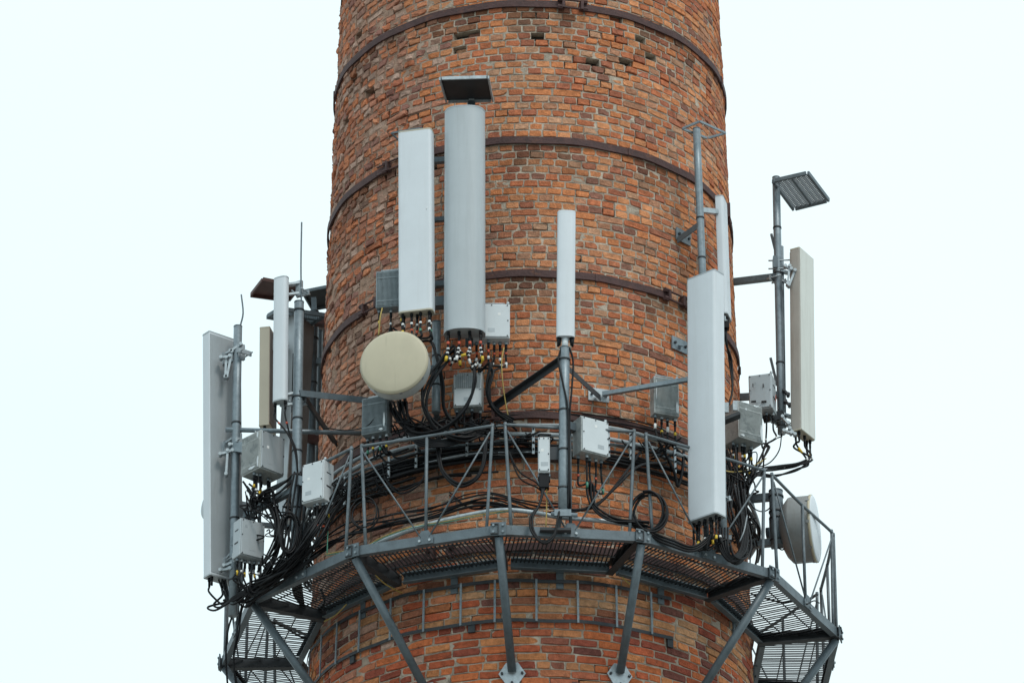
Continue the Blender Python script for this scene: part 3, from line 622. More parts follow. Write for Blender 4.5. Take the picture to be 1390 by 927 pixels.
u5, q5 = radio('white radio unit clamped to the right of the middle pole', Y(801.5, 597, -2.62), -60, .27, .15, .33, 'unit', 'white', None, 5, slot=False)
bracket('clamp bracket between middle pole and white radio unit', Y(768, 578, yC + .02), Y(784, 583, -2.62), .07, 'steel', style='bar')
n6, q6 = radio('narrow white upright unit left of the middle pole', Y(738.5, 620, -2.70), -92, .10, .09, .33, 'white', 'white', None, 3, handle=False, slot=False)
b = MB(); cc = Y(738.5, 654, -2.70); b.obox(cc, (.042, 0, 0), (0, .035, 0), (0, 0, .065)); b.build('connector_block', 'black', n6, bevel=.006)
b = MB(); b.obox(Y(753, 617, -2.68), (.05, 0, 0), (0, .03, 0), (0, 0, .06)); b.build('clamp_block', 'darks', n6)
u7, q7 = radio('radio unit with peeling grey paint left of the big right panel', Y(902, 541, -1.86), -70, .235, .10, .36, 'unit', None, 'front', 4, slot=False, peel=[('front', .40, -.30, .07, .2), ('front', .34, .44, .08, .03), ('front', -.42, .1, .03, .3)])
tr = MB(); tr.tube([Y(904, 516, -1.9), Y(904, 560, -1.78)], .02, 6); tr.build('rear_post', 'steel', u7)
# foot below the middle pole
ft = thing('pole_bracket', 'dark flat plate hanging under the middle pole at the walkway edge', 'bracket', Y(754, 722, -2.70))
b = MB(); b.obox(Y(754, 722, -2.70), (.13, 0, 0), (0, .07, 0), (0, 0, .012)); b.build('plate', 'darks', ft)
b = MB(); b.bar(Y(760, 700, -2.73), Y(757, 722, -2.70), .03, .03); b.build('hanger', 'darks', ft)
b = MB(); b.tube([Y(748, 697, -2.72), Y(784, 699, -2.72)], .02, 8); b.obox(Y(764, 696, -2.77), (.07, 0, 0), (0, .012, 0), (0, 0, .03)); b.build('clamp', 'galv', ft)

# ------------------------------------------------------------------ right-hand side
pD0 = Y(955.5, 420, -1.62); pD1 = Y(945.5, 176, -1.62)
mast('thin grey pole close to the brick above the big right panel', pD1, pD0, .034, clamps=(.5, .28))
zf = pD1.z - .02
shield('empty square shield frame on the thin pole at the right of the chimney', [Z(926, 175, zf), Z(950, 165, zf), Z(985, 181, zf), Z(960, 188, zf)], 'galv', 'under', 'open', .022)
plD = Wl(926, 322)
bracket('angle bracket with a square wall plate holding the thin right pole', Wl(922, 324, .02), Y(951, 303, -1.62), .055, 'steel', plate=plD)
bracket('loose wall plate stub on the brick left of the big right panel', Wl(921, 469, .0), Wl(926, 470, .06), .03, 'steel', plate=Wl(921, 469))
pn, eD, _ = panel('narrow white antenna seen edge-on at the right edge of the chimney', Y(979, 272, -1.30), Y(985, 432, -1.30), -15, .20, .075, 'rect', 'radome', 3)
b = MB(); c0 = Y(985, 440, -1.30); b.obox(c0, (.03, 0, 0), (0, .04, 0), (0, 0, .05)); b.build('connector_block', 'black', pn)
bracket('clamp joining the thin right pole to the narrow antenna', Y(946, 285, -1.62), Y(973, 288, -1.38), .045, 'galvl', style='bar')
lk = thing('cable_clip', 'dark iron clip hanging off the right edge of the chimney', 'clip', Wl(988, 290, .03))
b = MB(); b.obox(Wl(986, 288, .05), (.035, 0, 0), (0, .05, 0), (0, 0, .07)); b.bar(Wl(986, 290, .05), Wl(990, 305, .06), .05, .03); b.build('body', 'rust', lk)
# far right pole with mesh shield and beige panel
yF = -.35
pF0 = Y(1061, 589, yF); pF1 = Y(1053.5, 242, yF)
mast('tall grey pole standing clear of the chimney at the right', pF1, pF0, .036, clamps=(.8, .62, .27, .03))
b0 = thing('mounting_pole', 'thin pipe alongside the tall right pole', 'pole', Y(1064, 560, yF), 'mounting poles'); b = MB(); b.tube([Y(1064, 560, yF + .02), Y(1060.5, 335, yF + .02)], .022, 10); b.build('shaft', 'galv', b0)
zg = Y(1085, 260, yF).z
shield('tilted mesh shield on top of the tall right pole', [Z(1049, 246, zg + .05), Z(1097, 235, zg + .05), Z(1125, 272, zg - .02), Z(1077, 284, zg - .02)], 'steel', 'steel', 'slats', .04)
bracket('upper grey arm from the chimney to the tall right pole', Wl(986, 384, -.3), Y(1053, 376, yF), .055, 'steel', style='bar')
bracket('lower grey arm from the chimney to the tall right pole', Wl(990, 540, -.3), Y(1058, 536, yF), .055, 'steel', style='bar')
for k, (x_, y_) in enumerate(((1050, 330), (1049, 498))):
    bracket(('upper', 'lower')[k] + ' small dark hook bracket on the left of the tall right pole', Y(x_ - 3, y_ - 12, yF), Y(x_ + 6, y_ + 25, yF), .022, 'darks', style='bar')
PF, eF, _ = panel('beige sided antenna panel farthest right against the sky', Y(1088, 345, yF - .02), Y(1090, 592, yF - .02), -31, .275, .10, 'thin', 'brownp2', 5, back='brownp2', brackets=(.87, .08), arm=V((pF0.x + .02, pF0.y, 0)), rim='radomeb', tails=.05)
fF = V((math.cos(math.radians(-31)), math.sin(math.radians(-31)), 0)); uF = V((-fF.y, fF.x, 0)); t0, b0_ = Y(1088, 345, yF - .02), Y(1090, 592, yF - .02)
b = MB(); b.obox((t0 + b0_) / 2 + fF * .0525, uF * .135, fF * .0035, (t0 - b0_) * .497); b.build('front_face', 'radomew', PF)
cl = thing('pole_clamp', 'pair of bright clamp bolts on the tall right pole', 'clamp', Y(1058, 358, yF))
for py in (354, 365): b = MB(); b.tube([Y(1043, py, yF - .03), Y(1073, py - 1, yF - .03)], .007, 6); b.build('bolt', 'galvl', cl)
b = MB(); b.obox(Y(1052, 359, yF), (.02, 0, 0), (0, .06, 0), (0, 0, .06)); b.build('jaw', 'steel', cl)
r1, qr1 = radio('large greenish radio unit with peeling paint right of the big panel', Y(1007, 580, -1.15), -57, .265, .26, .36, 'unit', None, 'front', 9, slot=False, peel=[('front', .42, -.22, .06, .24), ('front', .2, .46, .14, .03), ('front', -.2, .3, .05, .04), ('front', -.36, -.44, .1, .03)])
b = MB(); cr1 = Y(990, 566, -1.3); b.bar(Y(974, 575, -1.42), Y(1004, 563, -1.42), .10, .03); b.build('support_shelf', 'darks', r1)
for x_ in (974, 986, 998): b = MB(); b.bar(Y(x_, 549 - (x_ - 974) * .2, -1.42), Y(x_, 563 - (x_ - 974) * .25, -1.42), .02, .04); b.build('clamp_lug', 'galvl', r1)
bracket('dark stub arm carrying the greenish radio unit', Y(1000, 575, -1.05), Wl(985, 580, -.1), .07, 'darks', style='bar')
r2, qr2 = radio('grey upright radio unit with a wire handle beside the tall right pole', Y(1035, 537, -.55), -106, .215, .17, .35, 'backp', 'backp', None, 4)
b = MB(); b.obox(Y(1053, 541, -.60), (.002, 0, 0), (0, .02, 0), (0, 0, .03)); b.build('red_label', 'red', r2)
for x_ in (1023, 1037):
    b = MB(); b.obox(Y(x_, 545, -.66), (.022, -.004, 0), (0, .01, 0), (0, 0, .006)); b.build('vent_slot', 'slot', r2)
    b = MB(); b.obox(Y(x_ - 1, 523, -.66), (.004, 0, 0), (0, .01, 0), (0, 0, .014)); b.build('vent_slot', 'slot', r2)
bracket('dark clamp under the grey upright radio unit', Y(1040, 567, -.5), Y(1060, 564, yF), .08, 'darks', style='bar')
# right dish on its short pole
yR = -.75
pR0 = Y(1055.5, 741, yR); pR1 = Y(1053, 667, yR)
mast('short thick grey pole carrying the right microwave dish', pR1, pR0, .062, m='steel', clamps=(.9, .62, .5, .1))
dish('round pale dish seen from its side behind the right railing', Y(1107.5, 717, yR), -13, .302, .3, 'radome', 'drum', mrim='dish', dd=.06)
for k, (py, x0) in enumerate(((674, 1018), (736, 1012))): bracket(('upper', 'lower')[k] + ' arm from the chimney to the right dish pole', V((1.7, -.5, Y(x0, py, -.6).z)), Y(1052, py, yR), .062, 'steel', style='bar')
bracket('pipe joining the right dish to its short pole', Y(1056, 705, yR), Y(1074, 709, yR), .07, 'steel', style='tube')

# ------------------------------------------------------------------ left-hand side
yG = -1.80
pG0 = Y(401, 776, yG); pG1 = Y(406, 411, yG)
mast('tall grey pole with a lightning rod left of the chimney', pG1, pG0, .043, clamps=(.23, .35, .44, .56, .64, .97), rod=[Y(408.5, 360, yG), Y(409.5, 302, yG)], foot=True)
sl, eG, _ = panel('slim pale antenna clamped to the tall left pole', Y(382, 378, yG - .06), Y(380.5, 546, yG - .06), -120, .135, .085, 'oval', 'radome', 2, brackets=(.04, .93), arm=V((pG0.x - .03, pG0.y + .02, 0)))
yL = -1.42
pL0 = Y(316, 836, yL); pL1 = Y(323, 444, yL)
mast('grey pole with a thin rod at the far left behind the big panel', pL1, pL0, .038, clamps=(.33, .66, .12), rod=[Y(330, 425, yL), Y(327.5, 400, yL)])
L1, eL, _ = panel('big pale panel farthest left, turned to show its back', Y(301, 459, yL + .14), Y(303, 789, yL + .14), 128, .345, .11, 'thin', 'radome', 6, back='backp', brackets=(.9, .53, .06), arm=V((pL0.x, pL0.y, 0)), tails=.05, rim='backp')
dish('small dish hidden behind the far left panel, only its rim showing', Y(281, 686, -.75), -150, .125, .2, 'radomeg', 'drum')
uL1, qL1 = radio('large peeling radio unit between the two left poles', Y(357, 621, -1.62), -47, .27, .25, .37, 'unit', 'backp', 'right', 9, peel=[('right', .42, -.3, .06, .18), ('right', .38, .38, .05, .1), ('right', .1, -.42, .2, .04)])
uL2, qL2 = radio('pale grey radio unit low on the far left pole', Y(337.5, 735, -1.62), -58, .24, .13, .35, 'backp', 'backp', None, 6, handle=False)
uL3, qL3 = radio('clean white radio unit right of the tall left pole', Y(431.5, 658, -1.97), -122, .225, .15, .37, 'white', 'white', None, 6)
bracket('clamp bracket holding the white radio unit to the tall left pole', Y(402, 652, yG), Y(418, 655, -1.9), .08, 'galv', style='bar')
bracket('clamp bracket holding the large peeling unit to the far left pole', Y(320, 607, yL), Y(340, 610, -1.55), .09, 'galv', style='bar')
bracket('clamp bracket holding the pale grey unit to the far left pole', Y(318, 735, yL), Y(332, 735, -1.55), .08, 'galv', style='bar')
bracket('grey flat arm from the tall left pole across to the chimney', Y(405, 531, yG - .03), Wl(514, 543, -.02), .052, 'steel')
bracket('dark diagonal arm from the tall left pole down to the brick', Y(412, 538, yG), Wl(455, 601, .0), .05, 'darks', plate=None)
bracket('long weathered rail from the far left pole to the chimney', Y(306, 583, yL - .02), Wl(492, 588, -.02), .042, 'galv', style='tube')
bracket('lower grey rail linking the two left poles', Y(333, 700, yL), Y(401, 664, yG), .05, 'steel', style='bar')
bracket('short lower tie behind the left poles', Y(352, 712, -1.0), Y(398, 716, -1.0), .04, 'steel', style='bar')
# far cluster behind the left edge of the chimney
yH = .95
mast('dim grey pole at the back left edge of the chimney', Y(426.5, 424, yH), Y(421, 668, yH), .045, m='steel', clamps=(.6, .85))
mast('dim thin pole farther back at the left edge of the chimney', Y(434, 450, yH + .3), Y(430, 640, yH + .3), .03, m='steel')
panel('narrow beige edged panel behind the slim left antenna', Y(364, 452, .5), Y(363, 585, .5), 168, .26, .10, 'thin', 'radomeb', 2, back='brownp', rim='radomeb', brackets=(.86,), arm=Y(380, 470, .55))
panel('long dim panel behind the tall left pole, hung from a dark arm', Y(408, 434, .7), Y(391, 712, .7), 150, .30, .12, 'thin', 'backp', 2, back='brownp', rim='backp')
panel('brown dirty panel at the left edge of the chimney', Y(434, 446, 1.5), Y(430, 628, 1.5), 120, .20, .1, 'thin', 'brownp', 2, back='brownp', rim='brownp')
z3 = Y(372, 392, .6).z
shield('rusty red shield behind the slim left antenna', [Z(340, 401, z3), Z(357, 379, z3), Z(407, 389, z3), Z(392, 408, z3)], 'redp', 'redp', 'plate', .035, stem=(Y(385, 398, .8), Y(385, 425, .8)))
z4 = Y(427, 400, 1.0).z
shield('dark shield half hidden by the left edge of the chimney', [Z(410, 396, z4), Z(445, 389, z4), Z(470, 412, z4), Z(424, 420, z4)], 'steel', 'under', 'plate', .03, stem=(Y(426, 405, yH), Y(426.5, 424, yH)))
z5 = Y(400, 426, .55).z
shield('grey perforated shield behind the tall left pole', [Z(362, 430, z5), Z(380, 419, z5), Z(442, 428, z5), Z(420, 441, z5)], 'steel', 'galv', 'slats', .04)
bracket('upper rusty red arm at the back left of the chimney', Y(405, 433, .8), V((-1.5, 1.0, Y(405, 434, .8).z)), .07, 'redp', style='bar')
bracket('lower rusty red arm at the back left of the chimney', Y(404, 591, .8), V((-1.5, 1.15, Y(404, 593, .8).z)), .07, 'redp', style='bar')
bracket('grey arm from the chimney to the dim back pole', Y(424, 492, yH), V((-1.55, .9, Y(424, 489, yH).z)), .06, 'steel', style='bar')
bracket('dark hanging bracket on the back left panel', Y(422, 480, .9), Y(416, 452, .8), .05, 'darks', style='bar')

# ------------------------------------------------------------------ conduits and cables
def ringpts(py, off, a0, a1, n=26, wob=.012, sd=0, sag=0):
    zc_ = Wl(720, py, off).z; r_ = random.Random(sd); ph = [r_.uniform(0, 6.3) for _ in range(4)]; out = []
    for i in range(n + 1):
        a = a0 + (a1 - a0) * i / n
        w = wob * (math.sin(a * .09 + ph[0]) + .6 * math.sin(a * .23 + ph[1])); w2 = wob * .7 * math.sin(a * .13 + ph[2])
        out.append(pol(RAD(zc_) + off + max(-off * .5, w2), a, zc_ + w - sag * abs(math.sin(a * .11 + ph[3]))))
    return out
def conduit(label, py, off, r, m='greyc', a0=-195, a1=15, sd=0, wob=.012):
    t = thing('conduit', label, 'conduit', pol(2, -90, Wl(720, py).z), 'grey conduits round the chimney')
    b = MB(); b.tube(spline(ringpts(py, off, a0, a1, 26, wob, sd), 3), r, 8); b.build('pipe', m, t)
    return t
conduit('upper grey conduit round the chimney, level with the railing top', 575, .09, .017, sd=1)
conduit('second grey conduit round the chimney, just under the upper one', 588, .12, .020, sd=2)
conduit('third thin grey conduit behind the railing', 596, .07, .014, 'galv', sd=3)
conduit('fourth grey conduit lowest behind the railing', 612, .10, .016, 'greyc', -188, -88, sd=4, wob=.02)
for i, (px, py) in enumerate(((565, 615), (597, 612), (634, 600), (724, 596), (826, 600), (856, 604), (916, 622), (528, 632), (468, 665))):
    c0 = Wl(px, py, .14); a = ang(c0); t = thing('cable_clamp_rail', ['upright clamp rail %s' % w for w in ('below the round beige dish', 'left of the front railing corner', 'just left of the paired railing posts', 'left of the narrow white unit', 'right of the middle white unit', 'left of the peeling unit', 'beside the big right panel', 'left of the beige dish unit', 'at the left beside the white unit')][i] + ' on the conduits', 'clamp rail', c0, 'cable clamp rails')
    b = MB(); b.bar(c0 - TV * .14, c0 + TV * .13, .022, .012, up=pol(1, a, 0)); b.build('rail', 'galvl', t)
    for k in range(4): b = MB(); p = c0 + TV * (-.1 + .065 * k); n_ = pol(1, a, 0); n_.z = 0; b.tube([p, p + n_ * .022], .009, 6); b.build('clamp', 'black', t)
    b = MB(); b.bar(pol(RAD(c0.z) - .02, a, c0.z + .05), c0 + TV * .05, .02, .02); b.build('stand_off', 'steel', t)

def bundle(label, paths, r=.0105, cat='cable', m='black', tags=None, name='cable_bundle', group=None, n=6):
    """paths: list of point lists; every cable is a part of its own"""
    loc = V(paths[0][0]); t = thing(name, label, cat, loc, group)
    for i, p in enumerate(paths):
        b = MB(); s_ = spline(p, n); rr = r if not isinstance(r, (list, tuple)) else r[i % len(r)]; b.tube(s_, rr, 6)
        c = b.build('cable', m if not isinstance(m, (list, tuple)) else m[i % len(m)], t)
        if tags:
            for q, mm, ln in tags[i % len(tags)]:
                # short tape wraps near the start, q = metres along
                d = 0; pts = []
                for a_, b_ in zip(s_, s_[1:]):
                    l_ = (b_ - a_).length
                    if d + l_ >= q and not pts: pts.append(a_.lerp(b_, (q - d) / max(l_, 1e-6))); dirn = (b_ - a_).normalized()
                    d += l_
                if pts:
                    tb = MB(); tb.tube([pts[0], pts[0] + dirn * ln], rr * 1.18, 8); tb.build('tape_mark', mm, c)
    return t
def fan(path, n, sp, r_=None):
    """n copies of a path, each wandering a little"""
    r_ = r_ or rnd; out = []
    for i in range(n):
        o = V((r_.gauss(0, sp), r_.gauss(0, sp * .8), r_.gauss(0, sp))); q = []
        for k, p in enumerate(path):
            q.append(V(p) + o + V((r_.gauss(0, sp * .45), r_.gauss(0, sp * .4), r_.gauss(0, sp * .45))))
        out.append(q)
    return out
def harness(starts, path, sp=.02, drop=.1, js=.015):
    out = []
    for s_ in starts:
        q = [s_ + TV * .02, s_ - TV * (drop * rnd.uniform(.5, .9)), s_ - TV * (drop * rnd.uniform(1.4, 2.2)) + V((rnd.gauss(0, js), rnd.gauss(0, js), 0))]
        o = V((rnd.gauss(0, sp), rnd.gauss(0, sp), rnd.gauss(0, sp)))
        for p in path: q.append(V(p) + o + V((rnd.gauss(0, sp * .5), rnd.gauss(0, sp * .5), rnd.gauss(0, sp * .5))))
        out.append(q)
    return out
# thick black bundle following the conduits
rp_ = []
for i in range(13):
    py = 598 + 20 * rnd.random() + (5 if i > 8 else 0); a0, a1 = -196 + rnd.uniform(-2, 3), rnd.choice([8, 8, -20, -40, -75, -88])
    rp_.append(ringpts(py, rnd.uniform(.05, .13), a0, a1, 24, rnd.uniform(.008, .022), 20 + i, rnd.uniform(0, .02)))
bundle('thick black cables strapped round the chimney behind the railing', rp_, [.0105, .013, .009], n=3)
lp_ = [ringpts(611 + 4.5 * i + rnd.uniform(-3, 3), rnd.uniform(.06, .13), -194, -98 - 7 * (i % 5), 18, .016, 60 + i, .02) for i in range(7)]
bundle('heavy black cable sheaf dropping left round the chimney behind the white unit', lp_, [.0115, .014, .010], n=3)
tp = [ringpts(556 + 4 * i, .03, -150 + 15 * i, -35 + 6 * i, 18, .015, 80 + i, .03) for i in range(2)]
bundle('two thin black wires draped on the brick above the railing', tp, .006, n=3)
# cables along the toe of the railing
toe = [(405,758),(440,738),(470,722),(500,712),(540,704),(585,695),(630,682),(665,675),(700,684),(735,692),(762,693)]
tps = []
for i in range(6):
    rr = 2.52 + .05 * rnd.random(); dy = rnd.uniform(-7, 9)
    tps.append([Rr(x, y + dy + (4 if x < 500 else 0) * rnd.uniform(-1, 2) + rnd.gauss(0, 1.6), rr + rnd.gauss(0, .015)) for x, y in toe])
bundle('black cables along the foot of the left front railing', tps, [.008, .011, .006], n=4)
t = thing('conduit', 'pale grey conduit lying along the inside of the walkway edge', 'conduit', Rr(600, 704, 2.6), 'grey conduits round the chimney')
b = MB(); b.tube(spline([Rr(x, y, 2.62) for x, y in ((440,768),(470,756),(500,742),(560,718),(620,702),(680,692),(730,696),(760,702),(810,706),(860,714),(905,735),(950,752))], 4), .020, 8); b.build('pipe', 'galvl', t)
bundle('yellow and green earth wires along the walkway edge', [[Rr(x, y + k, 2.66) for x, y in ((442,752),(462,748),(490,744),(520,728),(560,714),(600,708),(640,700),(690,692))] for k in (0, 2)], .0035, m=('ywire', 'green'), n=4)
bundle('yellow earth wires hanging at the walkway inner edge', [[Z(500,768,PZ-.03), Z(520,790,PZ-.06), Z(548,806,PZ-.08)], [Z(470,820,PZ-.04), Z(455,835,PZ-.05), Z(440,843,PZ-.06)], [Z(840,778,PZ-.02), Z(852,790,PZ-.08), Z(862,796,PZ-.1)]], .006, m='ywire')
# harness of the two tall panels
T1 = [[(.02, 'whitet', .02), (.09, m_, .03)] for m_ in ('yellow', 'red', 'green', 'whitet')]
T2 = [[(.03, 'red', .03), (.09, 'whitet', .015), (.13, 'whitet', .015), (.17, m_, .045), (.24, 'whitet', .02)] for m_ in ('yellow', 'whitet', 'yellow', 'red')]
bundle('black cables under the white front panel running behind the beige dish', harness(e1[:4], [Y(552, 470, -2.12), Y(548, 540, -2.05), Y(560, 582, -2.1), Y(600, 596, -2.12)], .02), .0105, tags=T1)
bundle('black cables from the white front panel down beside the short pole', harness(e1[4:], [Y(585, 462, -2.2), Y(596, 486, -2.22), Y(604, 520, -2.2), Y(606, 555, -2.15), Y(628, 585, -2.12)], .016), .010, tags=T1)
bundle('black taped cables fanning left from the grey front panel into a big loop', harness(e2[:3] + e2[4:6], [Y(617, 476, -2.3), Y(594, 500, -2.32), Y(577, 530, -2.32), Y(577, 556, -2.3), Y(592, 582, -2.26), Y(625, 596, -2.24), Y(650, 588, -2.2)], .018), .0115, tags=T2)
bundle('black cables with yellow tapes straight down from the grey front panel', harness(e2[3:4] + e2[6:], [Y(645, 500, -2.3), Y(646, 520, -2.3), Y(636, 550, -2.3), Y(615, 575, -2.28), Y(590, 590, -2.25), Y(560, 585, -2.2), Y(535, 555, -2.1)], .014, .09), .011, tags=T2)
bundle('black taped cables under the white square unit curling to the conduits', harness(q2, [Y(668, 500, -2.25), Y(662, 530, -2.25), Y(672, 556, -2.2), Y(700, 578, -2.12)], .02), .010, tags=[[(.04, 'red', .03), (.10, 'whitet', .03), (.16, 'whitet', .02)], [(.05, 'red', .02), (.14, 'whitet', .05)]])
bundle('single yellow wire hanging from the white square unit', [[Y(684, 472, -2.22), Y(681, 490, -2.22), Y(682, 515, -2.2), Y(686, 545, -2.15), Y(692, 575, -2.1)]], .0055, m='ywire', name='wire')
bundle('big slack loops of black cable hanging below the round dish', [[Y(528 + 6 * i, 545, -2.1), Y(540 + 4 * i, 572 + 3 * i, -2.16), Y(566, 590 + 3 * i, -2.2), Y(600, 598 + 2 * i, -2.22), Y(636, 588 + 2 * i, -2.18), Y(664, 572 + 3 * i, -2.1)] for i in range(5)], [.012, .010, .0135])
bundle('black cable tangle under the small finned unit', harness(q3, [Y(640, 572, -2.1), Y(655, 585, -2.1), Y(690, 590, -2.08)], .02, .08), .0095)
bundle('black cables under the dark finned unit behind the dish', harness(q1, [Y(530, 448, -2.15), Y(526, 500, -2.1), Y(530, 560, -2.05)], .012), .009, tags=[[(.05, 'yellow', .03)], [(.07, 'whitet', .02)]])
bundle('green and yellow earth wire left of the beige dish', [[Y(519, 418, -2.16), Y(516, 432, -2.16), Y(514, 455, -2.14)]], .007, m='ywire', name='wire')
bundle('black cables under the blue grey unit joining the conduits', harness(q4, [Y(520, 612, -2.05), Y(532, 622, -2.05), Y(560, 615, -2.06)], .02, .07), .0095, tags=[[(.06, 'green', .03)], [(.05, 'yellow', .02)]])
bundle('thick black loop hanging on the brick under the railing top', [[Rr(594 + i * 3, 590, 2.3), Rr(594 + i * 3, 615, 2.3), Rr(601 + i, 642 - i * 3, 2.32), Rr(622, 660 - i * 4, 2.34), Rr(645, 652 - i * 3, 2.34), Rr(657 - i * 2, 630, 2.32), Rr(661 - i * 2, 592, 2.3)] for i in range(2)], .0125)
bundle('thinner double loop of cable left of the middle railing post', [[Rr(519, 628, 2.3), Rr(524, 650, 2.3), Rr(541, 669 - 4 * i, 2.32), Rr(562, 663 - 4 * i, 2.33), Rr(576, 645, 2.32), Rr(578, 605, 2.3)] for i in range(2)], .0085)
def coil(label, px, py, y, rx, rz, n, r, tilt=0, tail=(), sp=.012):
    c = Y(px, py, y); ps = []
    for i in range(n):
        k1, k2 = rnd.uniform(.86, 1.04), rnd.uniform(.88, 1.05); o = V((rnd.gauss(0, sp), rnd.gauss(0, sp), rnd.gauss(0, sp)))
        ps.append([c + o + V((rx * k1 * math.cos(q), .05 * math.sin(q * .5 + i) + tilt * math.cos(q), rz * k2 * math.sin(q))) for q in [2 * math.pi * j / 12 + .3 + i for j in range(14)]])
    return bundle(label, ps + [list(p) for p in tail], r, name='cable_coil', cat='cable coil', n=4)
coil('thin wire coil hanging on the left front railing', 495, 697, -2.30, .115, .145, 3, .006)
coil('black cable coil hanging on the railing left of the big right panel', 880, 697, -2.55, .155, .185, 4, .011, tail=[[Y(862 + 3 * i, 705, -2.55), Y(885, 722 + 3 * i, -2.55), Y(915, 734 + 4 * i, -2.5), Y(940, 742 + 3 * i, -2.46), Y(960, 730 + 3 * i, -2.4), Y(968, 720, -2.38)] for i in range(3)])
coil('tall black cable coil on the tall left pole', 393, 724, -1.92, .075, .21, 5, .0095, .02)
# middle pole
bundle('black cables clipped down the middle pole from the slim antenna', [[Y(762, 472, yC - .02), Y(758, 490, yC - .03), Y(764, 520, yC - .05), Y(771, 560, yC - .05), Y(772, 640, yC - .04), Y(771, 690, yC - .02)], [Y(773, 472, yC - .02), Y(778, 492, yC), Y(776, 530, yC - .02), Y(773, 575, yC - .03), Y(774, 690, yC)]], .0095)
bundle('black cables under the middle white unit sweeping down to the coil', harness(q5, [Y(800, 660, -2.62), Y(806, 690, -2.62), Y(830, 708, -2.6), Y(862, 712, -2.58), Y(880, 716, -2.55)], .018, .12), .0095, tags=[[(.12, 'red', .02)], [(.2, 'green', .05)], [(.16, 'red', .02)]])
bundle('black slack loop under the narrow white unit hanging past the walkway edge', [[Y(737 + i * 2, 662, -2.72), Y(732, 685, -2.76), Y(720 + i * 3, 702, -2.8), Y(722 + i * 3, 722, -2.82), Y(738, 737 - 2 * i, -2.84), Y(752, 728 - 3 * i, -2.82), Y(757, 704, -2.8), Y(760, 690, -2.76)] for i in range(2)] + [[Y(742, 662, -2.7), Y(742, 690, -2.68), Y(741, 715, -2.66)]], [.0105, .0105, .006], m=('black', 'black', 'ywire'))
bundle('black cable slung diagonally from the conduits to the middle pole foot', [[Wl(870, 612, .12), Y(850, 640, -2.3), Y(822, 675, -2.5), Y(800, 688, -2.6), Y(772, 696, -2.68)] for _ in range(1)] + [[Wl(905, 628, .12), Y(868, 632, -2.25), Y(835, 662, -2.45), Y(806, 688, -2.58), Y(775, 692, -2.68)]], .012)
bundle('short black cables under the peeling unit left of the big panel', harness(q7, [Wl(906, 596, .1), Wl(918, 612, .1), Wl(934, 625, .1)], .02, .09), .010, tags=[[(.03, 'whitet', .05)], [(.08, 'yellow', .03)]])
bundle('black loop hanging right of the peeling unit', [[Wl(895, 600, .12), Wl(915, 640, .14), Wl(920, 660, .14), Wl(926, 640, .14), Wl(928, 612, .12)]], .013)
# big panel harness
bundle('fan of black cables under the big right panel curling to the walkway', harness(eB, [Y(976, 728, -2.3), Y(985, 752, -2.3), Y(1000, 758, -2.22), Y(1008, 740, -2.1), Y(1004, 700, -1.9), Y(1000, 660, -1.7)], .026, .1), .0095, tags=[[(.05, 'black', .03)], [(.12, 'yellow', .04)], [(.1, 'whitet', .02)]])
bundle('loops of black cable round the foot of the big panel pole', [[Y(972 + 4 * i, 716, -2.3), Y(976 + 3 * i, 742, -2.35), Y(992, 762 - 2 * i, -2.32), Y(1012 - 2 * i, 748, -2.2), Y(1014 - i, 716, -2.0), Y(1006, 690, -1.85)] for i in range(5)], [.0105, .009])
# right-hand tangle
bundle('dense black cable tangle hanging from the greenish radio unit', harness(qr1, [Y(1000, 640, -1.2), Y(1002, 670, -1.3), Y(1012, 705, -1.15), Y(1020, 726, -1.0)], .045, .1), [.0085, .0105, .0075], tags=[[(.06, 'whitet', .02)], [(.05, 'yellow', .03)], [(.15, 'yellow', .03)]])
bundle('black cable sheaf dropping at the right edge of the chimney', fan([Y(985, 610, -1.3), Y(992, 650, -1.35), Y(990, 690, -1.5), Y(1000, 730, -1.8), Y(1006, 755, -2.0)], 6, .055), [.009, .0075])
bundle('black cable sheaf reaching the right dish arms', fan([Y(1015, 650, -1.0), Y(1004, 668, -1.0), Y(1010, 700, -.9), Y(1022, 722, -.8), Y(1026, 738, -.7)], 5, .03), [.010, .0085])
bundle('black cables from the far right panel sweeping left over the railing', harness(eF, [Y(1094, 622, -.42), Y(1080, 634, -.5), Y(1050, 638, -.6), Y(1026, 640, -.8), Y(1010, 656, -.95), Y(1005, 690, -1.0)], .022, .035), .010, tags=[[(.12, 'yellow', .06)], [(.3, 'whitet', .02)]])
bundle('black cables under the grey upright radio unit', harness(qr2, [Y(1042, 605, -.55), Y(1034, 626, -.6), Y(1022, 645, -.7), Y(1010, 680, -.8)], .014, .12), .009, tags=[[(.2, 'whitet', .02)]])
bundle('thin black wire from the foot of the tall right pole', [[pF0, Y(1058, 610, yF), Y(1048, 625, yF - .05), Y(1036, 632, -.5), Y(1020, 634, -.6)], [Y(1050, 596, yF), Y(1062, 592, yF)]], .006, name='wire')
bundle('yellow earth wire behind the big right panel', [[Y(980, 637, -1.6), Y(990, 640, -1.5), Y(1002, 640, -1.3), Y(1016, 636, -1.0), Y(1040, 622, -.7)]], .0055, m='ywire', name='wire')
bundle('black cables under the narrow edge-on antenna', [[Y(984 + 2 * i, 446, -1.30), Y(986, 462 + 5 * i, -1.3), Y(990 + 3 * i, 490, -1.15), Y(994, 530, -1.2), Y(985, 560, -1.3)] for i in range(2)] + [[Y(983, 446, -1.3), Y(981, 480, -1.4), Y(979, 520, -1.5)]], .010)
